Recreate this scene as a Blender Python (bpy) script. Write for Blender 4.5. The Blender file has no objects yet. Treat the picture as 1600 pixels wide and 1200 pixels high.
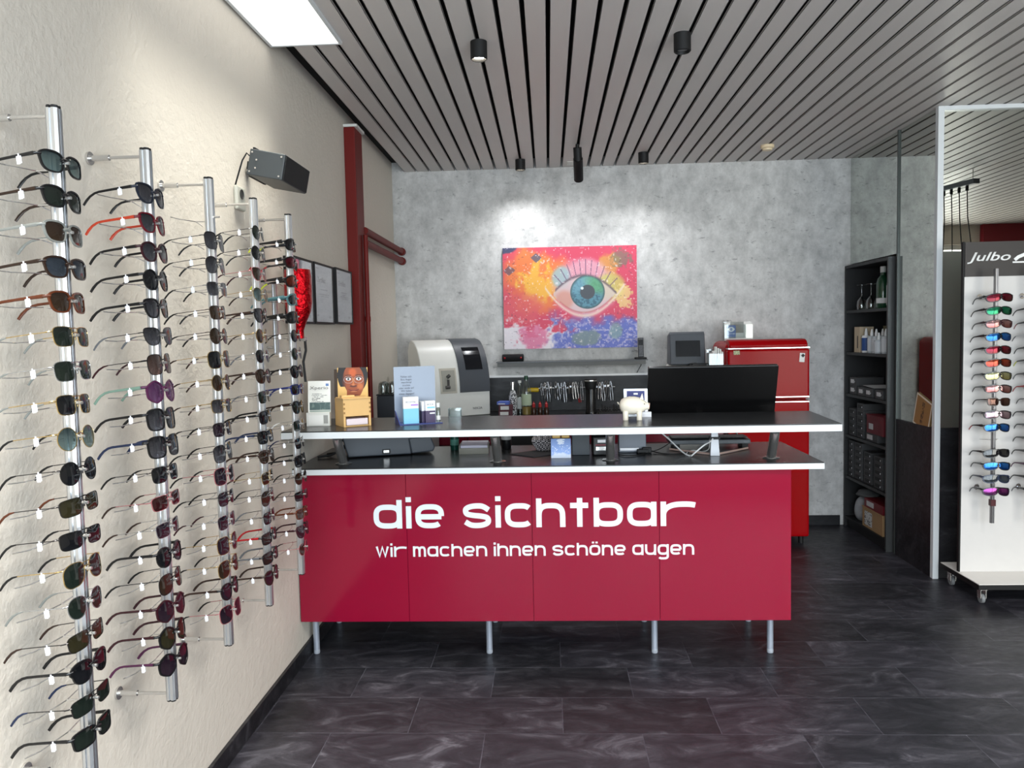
import bpy, bmesh, math, random
import numpy as np
from mathutils import Vector, Matrix, Euler
random.seed(7)
scn = bpy.context.scene
COL = scn.collection
PI = math.pi
# ------------------------------------------------------------------ camera
def setup_camera():
    yaw, pitch, roll, f = 0.0475, -0.0627, 0.0211, 1219.0
    fw = Vector((-math.sin(yaw)*math.cos(pitch), math.cos(yaw)*math.cos(pitch), math.sin(pitch)))
    r = Vector((math.cos(yaw), math.sin(yaw), 0)); u = r.cross(fw)
    r2 = math.cos(roll)*r - math.sin(roll)*u; u2 = math.sin(roll)*r + math.cos(roll)*u
    cam = bpy.data.cameras.new('camera'); o = bpy.data.objects.new('camera', cam); COL.objects.link(o)
    m = Matrix((r2, u2, -fw)).transposed().to_4x4(); m.translation = Vector((0, 0, 1.5))
    o.matrix_world = m
    cam.sensor_fit = 'HORIZONTAL'; cam.sensor_width = 36.0; cam.lens = 36.0*f/1600.0
    cam.clip_start = 0.05; cam.clip_end = 100
    scn.camera = o
setup_camera()
# ------------------------------------------------------------------ world, daylight, exposure
w = bpy.data.worlds.new('world'); scn.world = w; w.use_nodes = True
w.node_tree.nodes['Background'].inputs[0].default_value = (0.80, 0.88, 1.0, 1)
w.node_tree.nodes['Background'].inputs[1].default_value = 1.2
scn.view_settings.view_transform = 'Standard'; scn.view_settings.look = 'None'
scn.view_settings.exposure = 0.3; scn.view_settings.gamma = 1.0; scn.view_settings.use_curve_mapping = False
def area(name, loc, rot, sx, sy, power, col, spread=PI):
    l = bpy.data.lights.new(name, 'AREA'); l.shape = 'RECTANGLE'; l.size = sx; l.size_y = sy
    l.energy = power; l.color = col; l.spread = spread
    o = bpy.data.objects.new(name, l); COL.objects.link(o); o.location = loc; o.rotation_euler = rot
    return o
# daylight entering through the shop windows behind the camera (just outside the panes)
area('daylight_shop_window', (0.9, -1.1, 1.45), (PI/2, 0, 0), 3.9, 2.1, 190, (0.84, 0.92, 1.0))
area('daylight_side_window', (4.2, -1.1, 1.45), (PI/2, 0, 0), 2.4, 2.1, 135, (1.0, 0.95, 0.87))

# ------------------------------------------------------------------ materials
def lin(c):
    out = []
    for v in c[:3]:
        v = v/255.0
        out.append(v/12.92 if v <= 0.04045 else ((v+0.055)/1.055)**2.4)
    return tuple(out)+(1.0,)
MC = {}
def mat(name, rgb, rough=0.5, metal=0.0, spec=0.5, noise=0.0, nscale=20, bump=0.0, bscale=60, coat=0.0, emit=None, alpha=1.0, trans=0.0, ior=1.45):
    if name in MC: return MC[name]
    m = bpy.data.materials.new(name); m.use_nodes = True; nt = m.node_tree
    b = nt.nodes['Principled BSDF']; c = lin(rgb)
    b.inputs['Base Color'].default_value = c; b.inputs['Roughness'].default_value = rough
    b.inputs['Metallic'].default_value = metal; b.inputs['Specular IOR Level'].default_value = spec
    b.inputs['Coat Weight'].default_value = coat; b.inputs['Coat Roughness'].default_value = 0.05
    b.inputs['Alpha'].default_value = alpha; b.inputs['Transmission Weight'].default_value = trans; b.inputs['IOR'].default_value = ior
    if emit:
        b.inputs['Emission Color'].default_value = lin(emit[0]); b.inputs['Emission Strength'].default_value = emit[1]
    tc = nt.nodes.new('ShaderNodeTexCoord')
    n = nt.nodes.new('ShaderNodeTexNoise'); n.inputs['Scale'].default_value = nscale; n.inputs['Detail'].default_value = 5
    nt.links.new(tc.outputs['Object'], n.inputs['Vector'])
    mx = nt.nodes.new('ShaderNodeMix'); mx.data_type = 'RGBA'
    k = noise if noise else 0.03
    mx.inputs[6].default_value = tuple(max(0, v*(1-k)) for v in c[:3])+(1,)
    mx.inputs[7].default_value = tuple(min(1, v*(1+k)) for v in c[:3])+(1,)
    nt.links.new(n.outputs['Fac'], mx.inputs[0]); nt.links.new(mx.outputs[2], b.inputs['Base Color'])
    if bump:
        n2 = nt.nodes.new('ShaderNodeTexNoise'); n2.inputs['Scale'].default_value = bscale; n2.inputs['Detail'].default_value = 6
        nt.links.new(tc.outputs['Object'], n2.inputs['Vector'])
        bp = nt.nodes.new('ShaderNodeBump'); bp.inputs['Strength'].default_value = bump; bp.inputs['Distance'].default_value = 0.01
        nt.links.new(n2.outputs['Fac'], bp.inputs['Height']); nt.links.new(bp.outputs['Normal'], b.inputs['Normal'])
    MC[name] = m; return m
def glass(name, tint=(235, 240, 240), fac=0.12, rough=0.02):
    """thin clear glass or acrylic: tinted see-through with a glossy share"""
    if name in MC: return MC[name]
    m = bpy.data.materials.new(name); m.use_nodes = True; nt = m.node_tree; nt.nodes.clear()
    o = nt.nodes.new('ShaderNodeOutputMaterial'); t = nt.nodes.new('ShaderNodeBsdfTransparent'); g = nt.nodes.new('ShaderNodeBsdfGlossy')
    t.inputs[0].default_value = lin(tint); g.inputs['Roughness'].default_value = rough
    lw = nt.nodes.new('ShaderNodeLayerWeight'); lw.inputs[0].default_value = 0.35
    mth = nt.nodes.new('ShaderNodeMath'); mth.operation = 'ADD'; mth.inputs[1].default_value = fac; mth.use_clamp = True
    nt.links.new(lw.outputs['Facing'], mth.inputs[0])
    m2 = nt.nodes.new('ShaderNodeMath'); m2.operation = 'MULTIPLY'; m2.inputs[1].default_value = 0.55
    nt.links.new(mth.outputs[0], m2.inputs[0])
    s = nt.nodes.new('ShaderNodeMixShader'); nt.links.new(m2.outputs[0], s.inputs[0]); nt.links.new(t.outputs[0], s.inputs[1]); nt.links.new(g.outputs[0], s.inputs[2])
    nt.links.new(s.outputs[0], o.inputs[0]); MC[name] = m; return m
def lensmat(name, top, bot, op_top=0.97, op_bot=0.9, metal=0.0, rough=0.06):
    """sunglass lens, tint graded from top to bottom of the lens itself"""
    if name in MC: return MC[name]
    m = bpy.data.materials.new(name); m.use_nodes = True; nt = m.node_tree
    b = nt.nodes['Principled BSDF']; o = nt.nodes['Material Output']
    tc = nt.nodes.new('ShaderNodeTexCoord'); sp = nt.nodes.new('ShaderNodeSeparateXYZ'); nt.links.new(tc.outputs['Generated'], sp.inputs[0])
    mx = nt.nodes.new('ShaderNodeMix'); mx.data_type = 'RGBA'; mx.inputs[6].default_value = lin(bot); mx.inputs[7].default_value = lin(top)
    nt.links.new(sp.outputs['Z'], mx.inputs[0]); nt.links.new(mx.outputs[2], b.inputs['Base Color'])
    b.inputs['Roughness'].default_value = rough; b.inputs['Metallic'].default_value = metal; b.inputs['Specular IOR Level'].default_value = 0.6
    t = nt.nodes.new('ShaderNodeBsdfTransparent'); t.inputs[0].default_value = lin(tuple(min(255, int(v*1.5)+25) for v in bot))
    mr = nt.nodes.new('ShaderNodeMapRange'); mr.inputs['To Min'].default_value = op_bot; mr.inputs['To Max'].default_value = op_top
    nt.links.new(sp.outputs['Z'], mr.inputs['Value'])
    s = nt.nodes.new('ShaderNodeMixShader'); nt.links.new(mr.outputs[0], s.inputs[0]); nt.links.new(t.outputs[0], s.inputs[1]); nt.links.new(b.outputs[0], s.inputs[2])
    nt.links.new(s.outputs[0], o.inputs[0]); MC[name] = m; return m
def nodes_of(name):
    m = bpy.data.materials.new(name); m.use_nodes = True
    return m, m.node_tree, m.node_tree.nodes['Principled BSDF']
def ramp(nt, stops):
    r = nt.nodes.new('ShaderNodeValToRGB'); e = r.color_ramp.elements
    while len(e) < len(stops): e.new(0.5)
    for i, (p, c) in enumerate(stops): e[i].position = p; e[i].color = lin(c)
    return r
def m_concrete():
    m, nt, b = nodes_of('concrete_wallpaper'); L = nt.links
    tc = nt.nodes.new('ShaderNodeTexCoord')
    n1 = nt.nodes.new('ShaderNodeTexNoise'); n1.inputs['Scale'].default_value = 8.0; n1.inputs['Detail'].default_value = 12; n1.inputs['Roughness'].default_value = 0.74
    mp = nt.nodes.new('ShaderNodeMapping'); mp.inputs['Scale'].default_value = (1, 1, 0.75); L.new(tc.outputs['Object'], mp.inputs[0]); L.new(mp.outputs[0], n1.inputs['Vector'])
    r1 = ramp(nt, [(0.34, (162, 161, 160)), (0.5, (188, 187, 185)), (0.64, (208, 207, 205))]); L.new(n1.outputs['Fac'], r1.inputs[0])
    # small dark pits and hairline streaks
    n2 = nt.nodes.new('ShaderNodeTexNoise'); n2.inputs['Scale'].default_value = 17; n2.inputs['Detail'].default_value = 8; n2.inputs['Roughness'].default_value = 0.75
    mp2 = nt.nodes.new('ShaderNodeMapping'); mp2.inputs['Rotation'].default_value = (0, 0.15, 0); mp2.inputs['Scale'].default_value = (0.7, 1, 1.35)
    L.new(tc.outputs['Object'], mp2.inputs[0]); L.new(mp2.outputs[0], n2.inputs['Vector'])
    r2 = nt.nodes.new('ShaderNodeValToRGB'); r2.color_ramp.elements[0].position = 0.575; r2.color_ramp.elements[0].color = (0, 0, 0, 1); r2.color_ramp.elements[1].position = 0.66; r2.color_ramp.elements[1].color = (1, 1, 1, 1)
    L.new(n2.outputs['Fac'], r2.inputs[0])
    mx = nt.nodes.new('ShaderNodeMix'); mx.data_type = 'RGBA'; L.new(r1.outputs[0], mx.inputs[6]); mx.inputs[7].default_value = lin((112, 111, 112))
    ml = nt.nodes.new('ShaderNodeMath'); ml.operation = 'MULTIPLY'; ml.inputs[1].default_value = 0.75; L.new(r2.outputs[0], ml.inputs[0]); L.new(ml.outputs[0], mx.inputs[0])
    L.new(mx.outputs[2], b.inputs['Base Color']); b.inputs['Roughness'].default_value = 0.62; b.inputs['Specular IOR Level'].default_value = 0.35
    bp = nt.nodes.new('ShaderNodeBump'); bp.inputs['Strength'].default_value = 0.12; bp.inputs['Distance'].default_value = 0.004; L.new(n1.outputs['Fac'], bp.inputs['Height']); L.new(bp.outputs[0], b.inputs['Normal'])
    return m
def m_plaster(name, rgb, strength=0.5):
    m, nt, b = nodes_of(name); L = nt.links; tc = nt.nodes.new('ShaderNodeTexCoord')
    n1 = nt.nodes.new('ShaderNodeTexNoise'); n1.inputs['Scale'].default_value = 38; n1.inputs['Detail'].default_value = 8; n1.inputs['Roughness'].default_value = 0.62
    n0 = nt.nodes.new('ShaderNodeTexNoise'); n0.inputs['Scale'].default_value = 3.0; n0.inputs['Detail'].default_value = 6
    L.new(tc.outputs['Object'], n1.inputs['Vector']); L.new(tc.outputs['Object'], n0.inputs['Vector'])
    c = lin(rgb); mx = nt.nodes.new('ShaderNodeMix'); mx.data_type = 'RGBA'
    mx.inputs[6].default_value = tuple(v*0.95 for v in c[:3])+(1,); mx.inputs[7].default_value = tuple(min(1, v*1.05) for v in c[:3])+(1,)
    L.new(n0.outputs['Fac'], mx.inputs[0]); L.new(mx.outputs[2], b.inputs['Base Color'])
    b.inputs['Roughness'].default_value = 0.85; b.inputs['Specular IOR Level'].default_value = 0.2
    bp = nt.nodes.new('ShaderNodeBump'); bp.inputs['Strength'].default_value = strength; bp.inputs['Distance'].default_value = 0.008
    L.new(n1.outputs['Fac'], bp.inputs['Height']); L.new(bp.outputs[0], b.inputs['Normal'])
    return m
def m_slate(name, tiles=True, dark=1.0):
    m, nt, b = nodes_of(name); L = nt.links; tc = nt.nodes.new('ShaderNodeTexCoord')
    def k(c): return tuple(v*dark for v in c)
    n1 = nt.nodes.new('ShaderNodeTexNoise'); n1.inputs['Scale'].default_value = 5.5; n1.inputs['Detail'].default_value = 13; n1.inputs['Roughness'].default_value = 0.70; n1.inputs['Distortion'].default_value = 1.1
    mp = nt.nodes.new('ShaderNodeMapping'); mp.inputs['Scale'].default_value = (0.75, 1.5, 1.5)
    L.new(tc.outputs['Object'], mp.inputs[0]); L.new(mp.outputs[0], n1.inputs['Vector'])
    r1 = ramp(nt, [(0.34, k((36, 38, 43))), (0.48, k((52, 52, 58))), (0.58, k((70, 70, 76))), (0.70, k((116, 115, 122)))]); L.new(n1.outputs['Fac'], r1.inputs[0])
    last = r1.outputs[0]
    n3 = nt.nodes.new('ShaderNodeTexNoise'); n3.inputs['Scale'].default_value = 30; n3.inputs['Detail'].default_value = 8
    L.new(mp.outputs[0], n3.inputs['Vector'])
    if tiles:
        bt = nt.nodes.new('ShaderNodeTexBrick'); bt.inputs['Scale'].default_value = 1.0; bt.inputs['Brick Width'].default_value = 0.59; bt.inputs['Row Height'].default_value = 0.292
        bt.inputs['Mortar Size'].default_value = 0.0016; bt.inputs['Mortar Smooth'].default_value = 0.3; bt.inputs['Bias'].default_value = 0.0
        bt.inputs['Color1'].default_value = (0.60, 0.61, 0.62, 1); bt.inputs['Color2'].default_value = (1.22, 1.18, 1.24, 1); bt.inputs['Mortar'].default_value = (2.3, 2.3, 2.4, 1)
        mp3 = nt.nodes.new('ShaderNodeMapping'); mp3.inputs['Location'].default_value = (0.265, 0.07, 0)
        L.new(tc.outputs['Object'], mp3.inputs[0]); L.new(mp3.outputs[0], bt.inputs['Vector'])
        # per-tile shift of the marbling so that pattern breaks at the joints
        ad = nt.nodes.new('ShaderNodeVectorMath'); ad.operation = 'MULTIPLY_ADD'; ad.inputs[1].default_value = (9, 7, 5)
        L.new(bt.outputs['Color'], ad.inputs[0]); L.new(mp.outputs[0], ad.inputs[2]); L.new(ad.outputs[0], n1.inputs['Vector'])
        mx = nt.nodes.new('ShaderNodeMix'); mx.data_type = 'RGBA'; mx.blend_type = 'MULTIPLY'; mx.inputs[0].default_value = 1.0
        L.new(last, mx.inputs[6]); L.new(bt.outputs['Color'], mx.inputs[7]); last = mx.outputs[2]
    L.new(last, b.inputs['Base Color'])
    b.inputs['Specular IOR Level'].default_value = 0.35
    rr = nt.nodes.new('ShaderNodeMapRange'); rr.inputs['To Min'].default_value = 0.28; rr.inputs['To Max'].default_value = 0.55
    L.new(n3.outputs['Fac'], rr.inputs['Value']); L.new(rr.outputs[0], b.inputs['Roughness'])
    bp = nt.nodes.new('ShaderNodeBump'); bp.inputs['Strength'].default_value = 0.25; bp.inputs['Distance'].default_value = 0.006
    L.new(n1.outputs['Fac'], bp.inputs['Height']); L.new(bp.outputs[0], b.inputs['Normal'])
    return m
def m_vcol(name='printed_picture', rough=0.5):
    if name in MC: return MC[name]
    m, nt, b = nodes_of(name); a = nt.nodes.new('ShaderNodeAttribute'); a.attribute_name = 'Col'
    nt.links.new(a.outputs['Color'], b.inputs['Base Color']); b.inputs['Roughness'].default_value = rough
    MC[name] = m; return m
CONC = m_concrete(); PLAST = m_plaster('white_plaster', (208, 200, 188)); SLATE = m_slate('slate_floor', True, 0.80); SLATEW = m_slate('slate_panel', False, 0.55)
BOARD = mat('grey_ceiling_board', (196, 190, 186), 0.42, 0.0, 0.4, noise=0.02, nscale=3)
BLACK = mat('matt_black', (14, 14, 15), 0.6); GAP = mat('ceiling_void', (8, 8, 8), 0.9)
ALU = mat('brushed_aluminium', (205, 207, 210), 0.28, 0.9); ALUW = mat('satin_white_edge', (206, 210, 212), 0.35, 0.0)
STEEL = mat('brushed_steel', (205, 203, 200), 0.25, 0.85); CHROME = mat('chrome', (225, 225, 228), 0.08, 1.0)
CRIM = mat('crimson_gloss', (132, 8, 42), 0.12, 0, 0.5, noise=0.01)
TOPM = mat('black_worktop', (30, 30, 31), 0.26, 0, 0.5, bump=0.03, bscale=300)
RED = mat('fridge_red', (150, 6, 12), 0.14, 0, 0.10, noise=0.01)
BRICKR = mat('oxide_red_paint', (104, 26, 22), 0.5, 0, 0.25, noise=0.06, nscale=8)
WHITE = mat('white', (214, 214, 208), 0.45); PAPER = mat('paper', (225, 224, 220), 0.8)
ANTH = mat('anthracite_plastic', (62, 66, 72), 0.4); CREAM = mat('cream_plastic', (228, 227, 220), 0.35)
DGREY = mat('dark_grey_laminate', (46, 46, 48), 0.45); SCREEN = mat('dark_screen', (20, 22, 26), 0.1)
PINE = mat('pine_wood', (214, 172, 112), 0.55, noise=0.12, nscale=9); CARD = mat('kraft_card', (172, 138, 98), 0.8, noise=0.05)
INK = mat('dark_ink', (38, 38, 42), 0.6); MIRROR = mat('mirror_silver', (206, 210, 204), 0.0, 1.0); RUBBER = mat('rubber', (18, 18, 18), 0.8)
ACR = glass('clear_acrylic'); CGL = glass('clear_glass', (225, 232, 230), 0.2)

# ------------------------------------------------------------------ mesh helper
class M:
    def __init__(s): s.v = []; s.f = []
    def add(s, vs, fs, T=None):
        n = len(s.v)
        for p in vs:
            p = Vector(p)
            s.v.append(tuple(T @ p) if T is not None else tuple(p))
        s.f += [tuple(i+n for i in f) for f in fs]; return s
    def box(s, x0, x1, y0, y1, z0, z1, T=None):
        vs = [(x, y, z) for z in (z0, z1) for y in (y0, y1) for x in (x0, x1)]
        return s.add(vs, [(0, 2, 3, 1), (4, 5, 7, 6), (0, 1, 5, 4), (2, 6, 7, 3), (0, 4, 6, 2), (1, 3, 7, 5)], T)
    def tube(s, pts, r, n=10, T=None, closed=False, flat=1.0):
        pts = [Vector(p) for p in pts]; rs = r if isinstance(r, (list, tuple)) else [r]*len(pts)
        vs = []; up0 = None; N = len(pts)
        for i, p in enumerate(pts):
            if closed: d = pts[(i+1) % N]-pts[i-1]
            else: d = pts[min(i+1, N-1)]-pts[max(i-1, 0)]
            d.normalize()
            if up0 is None:
                up0 = Vector((0, 0, 1)) if abs(d.z) < 0.9 else Vector((0, 1, 0))
            a = d.cross(up0); a.normalize(); b = a.cross(d); b.normalize(); up0 = b
            for k in range(n):
                t = 2*PI*k/n; vs.append(p+a*math.cos(t)*rs[i]*flat+b*math.sin(t)*rs[i])
        fs = []
        for i in range(N if closed else N-1):
            j = (i+1) % N
            for k in range(n):
                l = (k+1) % n; fs.append((i*n+k, i*n+l, j*n+l, j*n+k))
        if not closed: fs += [tuple(range(n))[::-1], tuple((N-1)*n+k for k in range(n))]
        return s.add(vs, fs, T)
    def cyl(s, p0, p1, r, n=20, r2=None, T=None): return s.tube([p0, p1], [r, r if r2 is None else r2], n, T)
    def lathe(s, prof, n=24, c=(0, 0, 0), T=None):
        vs = []; fs = []; c = Vector(c)
        for r, z in prof:
            for k in range(n): vs.append(c+Vector((r*math.cos(2*PI*k/n), r*math.sin(2*PI*k/n), z)))
        for i in range(len(prof)-1):
            for k in range(n):
                l = (k+1) % n; fs.append((i*n+k, i*n+l, (i+1)*n+l, (i+1)*n+k))
        if prof[0][0] > 1e-4: fs.append(tuple(range(n))[::-1])
        if prof[-1][0] > 1e-4: fs.append(tuple((len(prof)-1)*n+k for k in range(n)))
        return s.add(vs, fs, T)
    def prism(s, poly, a, b, axis='Y', T=None):
        """poly in the plane across the axis: axis Y -> (x,z); X -> (y,z); Z -> (x,y)"""
        def P(q, t):
            return {'Y': (q[0], t, q[1]), 'X': (t, q[0], q[1]), 'Z': (q[0], q[1], t)}[axis]
        n = len(poly); vs = [P(q, a) for q in poly]+[P(q, b) for q in poly]
        fs = [tuple(range(n)), tuple(range(n, 2*n))[::-1]]+[(i, i+n, (i+1) % n+n, (i+1) % n) for i in range(n)]
        return s.add(vs, fs, T)
    def sphere(s, c, rx, ry=None, rz=None, n=20, m=12, T=None):
        ry = ry or rx; rz = rz or rx; vs = []; fs = []
        for i in range(m+1):
            t = PI*i/m
            for k in range(n):
                a = 2*PI*k/n; vs.append((c[0]+rx*math.sin(t)*math.cos(a), c[1]+ry*math.sin(t)*math.sin(a), c[2]+rz*math.cos(t)))
        for i in range(m):
            for k in range(n):
                l = (k+1) % n; fs.append((i*n+k, (i+1)*n+k, (i+1)*n+l, i*n+l))
        return s.add(vs, fs, T)
    def mesh(s, name):
        me = bpy.data.meshes.new(name); me.from_pydata(s.v, [], s.f); me.validate()
        bm = bmesh.new(); bm.from_mesh(me); bmesh.ops.remove_doubles(bm, verts=bm.verts, dist=1e-6); bmesh.ops.recalc_face_normals(bm, faces=bm.faces); bm.to_mesh(me); bm.free()
        return me
def put(o, parent=None, smooth=False, bevel=0, seg=2):
    COL.objects.link(o)
    if parent: o.parent = parent
    if smooth and o.type == 'MESH':
        for p in o.data.polygons: p.use_smooth = True
    if bevel:
        b = o.modifiers.new('bevel', 'BEVEL'); b.width = bevel; b.segments = seg; b.limit_method = 'ANGLE'; b.angle_limit = 0.6
    return o
def autosmooth(me, ang=0.6):
    for p in me.polygons: p.use_smooth = True
    bm = bmesh.new(); bm.from_mesh(me)
    for e in bm.edges:
        if len(e.link_faces) == 2 and e.calc_face_angle(0) > ang: e.smooth = False
    bm.to_mesh(me); bm.free()
def obj(name, mb, m, parent=None, smooth=False, bevel=0, loc=None, rot=None, seg=2, label=None):
    me = mb.mesh(name) if isinstance(mb, M) else mb
    if m is not None and not me.materials: me.materials.append(m)
    if smooth: autosmooth(me)
    o = bpy.data.objects.new(name, me)
    if loc: o.location = loc
    if rot: o.rotation_euler = rot
    put(o, parent, False, bevel, seg)
    if label: o['label'] = label
    return o
def thing(name, label, cat, loc=(0, 0, 0), rot=(0, 0, 0), group=None):
    o = bpy.data.objects.new(name, None); COL.objects.link(o); o.empty_display_size = 0.05
    o.location = loc; o.rotation_euler = rot if isinstance(rot, (tuple, list)) else (0, 0, rot)
    o['label'] = label; o['category'] = cat
    if group: o['group'] = group
    return o
def tag(o, label, cat, group=None):
    o['label'] = label; o['category'] = cat
    if group: o['group'] = group
    return o
def struct(name, mb, m, **k):
    o = obj(name, mb, m, **k); o['kind'] = 'structure'; return o
def RM(x=0, y=0, z=0, loc=(0, 0, 0)): return Matrix.Translation(loc) @ Euler((x, y, z)).to_matrix().to_4x4()
def rrect(x0, x1, z0, z1, r, n=5, corners=(1, 1, 1, 1)):
    """rounded rectangle outline; corners bl, br, tr, tl"""
    out = []
    for (cx, cz, a0, on, px, pz) in ((x0+r, z0+r, PI, corners[0], x0, z0), (x1-r, z0+r, 1.5*PI, corners[1], x1, z0), (x1-r, z1-r, 0, corners[2], x1, z1), (x0+r, z1-r, 0.5*PI, corners[3], x0, z1)):
        if on: out += [(cx+r*math.cos(a0+0.5*PI*i/n), cz+r*math.sin(a0+0.5*PI*i/n)) for i in range(n+1)]
        else: out.append((px, pz))
    return out
# text set in Blender's own font -> mesh; lies in local XZ facing -Y, left-bottom at origin
def text_mesh(body, height=None, width=None, depth=0.0004, shear=0.0, offset=0.0, align='LEFT', spacing=1.0, line=1.0):
    cu = bpy.data.curves.new('lettering', 'FONT'); cu.body = body; cu.size = 1; cu.shear = shear; cu.offset = offset; cu.align_x = align; cu.space_character = spacing; cu.space_line = line; cu.resolution_u = 3
    o = bpy.data.objects.new('lettering', cu); COL.objects.link(o)
    dg = bpy.context.evaluated_depsgraph_get(); dg.update()
    me = bpy.data.meshes.new_from_object(o.evaluated_get(dg)); bpy.data.objects.remove(o); bpy.data.curves.remove(cu)
    co = np.array([v.co[:] for v in me.vertices])
    mn = co.min(0); mxx = co.max(0)
    sx = (width/(mxx[0]-mn[0])) if width else None; sz = (height/(mxx[1]-mn[1])) if height else None
    sx = sx or sz; sz = sz or sx
    for v in me.vertices:
        x, y = v.co.x-mn[0], v.co.y-mn[1]; v.co = Vector((x*sx, 0, y*sz))
    me.materials.clear()
    bm = bmesh.new(); bm.from_mesh(me)
    r = bmesh.ops.extrude_face_region(bm, geom=bm.faces[:]); vs = [g for g in r['geom'] if isinstance(g, bmesh.types.BMVert)]
    bmesh.ops.translate(bm, verts=vs, vec=(0, -depth, 0)); bmesh.ops.recalc_face_normals(bm, faces=bm.faces); bm.to_mesh(me); bm.free()
    return me
def text(name, body, m, parent, loc, rot=(0, 0, 0), **k):
    return obj(name, text_mesh(body, **k), m, parent, loc=loc, rot=rot)
# coloured picture: grid in local XZ facing -Y, origin bottom-left; func(U,V)->(n,m,3) sRGB 0..255, V from top
def picture_mesh(wd, hg, nx, ny, func):
    u = (np.arange(nx)+0.5)/nx; v = (np.arange(ny)+0.5)/ny
    U, V = np.meshgrid(u, v); C = np.clip(func(U, V), 0, 255)/255.0
    C = np.where(C <= 0.04045, C/12.92, ((C+0.055)/1.055)**2.4)
    xs = np.linspace(0, wd, nx+1); zs = np.linspace(hg, 0, ny+1)
    vs = [(x, 0, z) for z in zs for x in xs]
    fs = [(j*(nx+1)+i, (j+1)*(nx+1)+i, (j+1)*(nx+1)+i+1, j*(nx+1)+i+1) for j in range(ny) for i in range(nx)]
    me = bpy.data.meshes.new('picture'); me.from_pydata(vs, [], fs)
    at = me.color_attributes.new('Col', 'FLOAT_COLOR', 'CORNER')
    flat = np.ones((ny*nx, 4)); flat[:, :3] = C.reshape(-1, 3)
    at.data.foreach_set('color', np.repeat(flat, 4, axis=0).astype(np.float32).ravel())
    return me
def vnoise(U, V, sc, seed=0, oct=1):
    out = 0; amp = 1; tot = 0
    for o in range(oct):
        rs = np.random.RandomState(seed+o*17); g = rs.rand(66, 66); x = (U*sc*2**o) % 64; y = (V*sc*2**o) % 64
        i = x.astype(int); j = y.astype(int); fx = x-i; fy = y-j; fx = fx*fx*(3-2*fx); fy = fy*fy*(3-2*fy)
        n = (g[j, i]*(1-fx)+g[j, i+1]*fx)*(1-fy)+(g[j+1, i]*(1-fx)+g[j+1, i+1]*fx)*fy
        out = out+n*amp; tot += amp; amp *= 0.55
    return out/tot
def mixc(A, c, m):
    m = np.clip(m, 0, 1)[..., None]; return A*(1-m)+np.array(c, float)*m
def sst(x, a, b):
    t = np.clip((x-a)/(b-a), 0, 1); return t*t*(3-2*t)
VC = m_vcol()

# ================================================================== THE SHELL
CZ = 2.757
struct('floor', M().box(-1.3, 7.1, -0.9, 6.1, -0.06, 0), SLATE)
mb = M(); x = 0.022-0.1*11
while x < 7.0:
    a, b_ = x+0.0078, x+0.0922
    y1 = 6.0 if x+0.05 < 2.28 else 4.70
    # each board has small turned-up lips
    for (p, q, r_, s_) in ((a, b_, CZ, CZ+0.002), (a, a+0.002, CZ, CZ+0.009), (b_-0.002, b_, CZ, CZ+0.009)): mb.box(p, q, -0.8, y1, r_, s_)
    x += 0.1
struct('ceiling', mb, BOARD)
struct('ceiling', M().box(-1.3, 7.1, -0.9, 6.1, 2.83, 2.9), GAP)
struct('wall_left', M().box(-1.3, -1.17, -0.9, 6.1, -0.05, 2.85), PLAST)
struct('wall_back', M().box(-1.17, 2.62, 6.0, 6.1, -0.05, 2.85), CONC)
mb = M().box(2.29, 2.62, 4.72, 5.225, 0, 2.83).box(2.29, 2.62, 5.225, 6.0, 1.975, 2.83).box(2.575, 2.62, 5.225, 6.0, 0, 1.975)
struct('wall_right', mb, PLAST)
struct('wall_alcove', M().box(2.62, 7.1, 4.72, 4.8, 0, 2.83), PLAST)
struct('wall_side', M().box(7.0, 7.1, -0.9, 4.72, 0, 2.83), PLAST)
# shop front behind the camera: piers, sill, lintel around two window bands
mb = M().box(-1.17, 7.0, -0.95, -0.8, 0, 0.35).box(-1.17, 5.45, -0.95, -0.8, 2.52, 2.83)
for a, b_ in ((-1.17, -1.08), (2.86, 3.0), (5.40, 5.45)): mb.box(a, b_, -0.95, -0.8, 0.35, 2.52)
struct('wall_front', mb, PLAST)
struct('wall_front', M().box(5.45, 7.0, -0.95, -0.72, 0.0, 2.757), mat('dark_red_wall', (128, 22, 36), 0.5))
def window(n, x0, x1, cuts):
    f = M(); z0, z1 = 0.35, 2.52
    for (a, b_, c, d) in ((x0, x1, z0, z0+0.06), (x0, x1, z1-0.06, z1), (x0, x0+0.06, z0, z1), (x1-0.06, x1, z0, z1)): f.box(a, b_, -0.92, -0.86, c, d)
    for c in cuts: f.box(c-0.03, c+0.03, -0.92, -0.86, z0+0.06, z1-0.06)
    o = struct('window_%d' % n, f, mat('white_frame', (225, 225, 222), 0.4), bevel=0.004)
    obj('pane', M().box(x0+0.05, x1-0.05, -0.893, -0.887, z0+0.05, z1-0.05), glass('window_glass', (250, 252, 252), 0.02), o)
window(1, -1.08, 2.86, (0.2, 1.5)); window(2, 3.0, 5.40, (4.2,))
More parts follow.
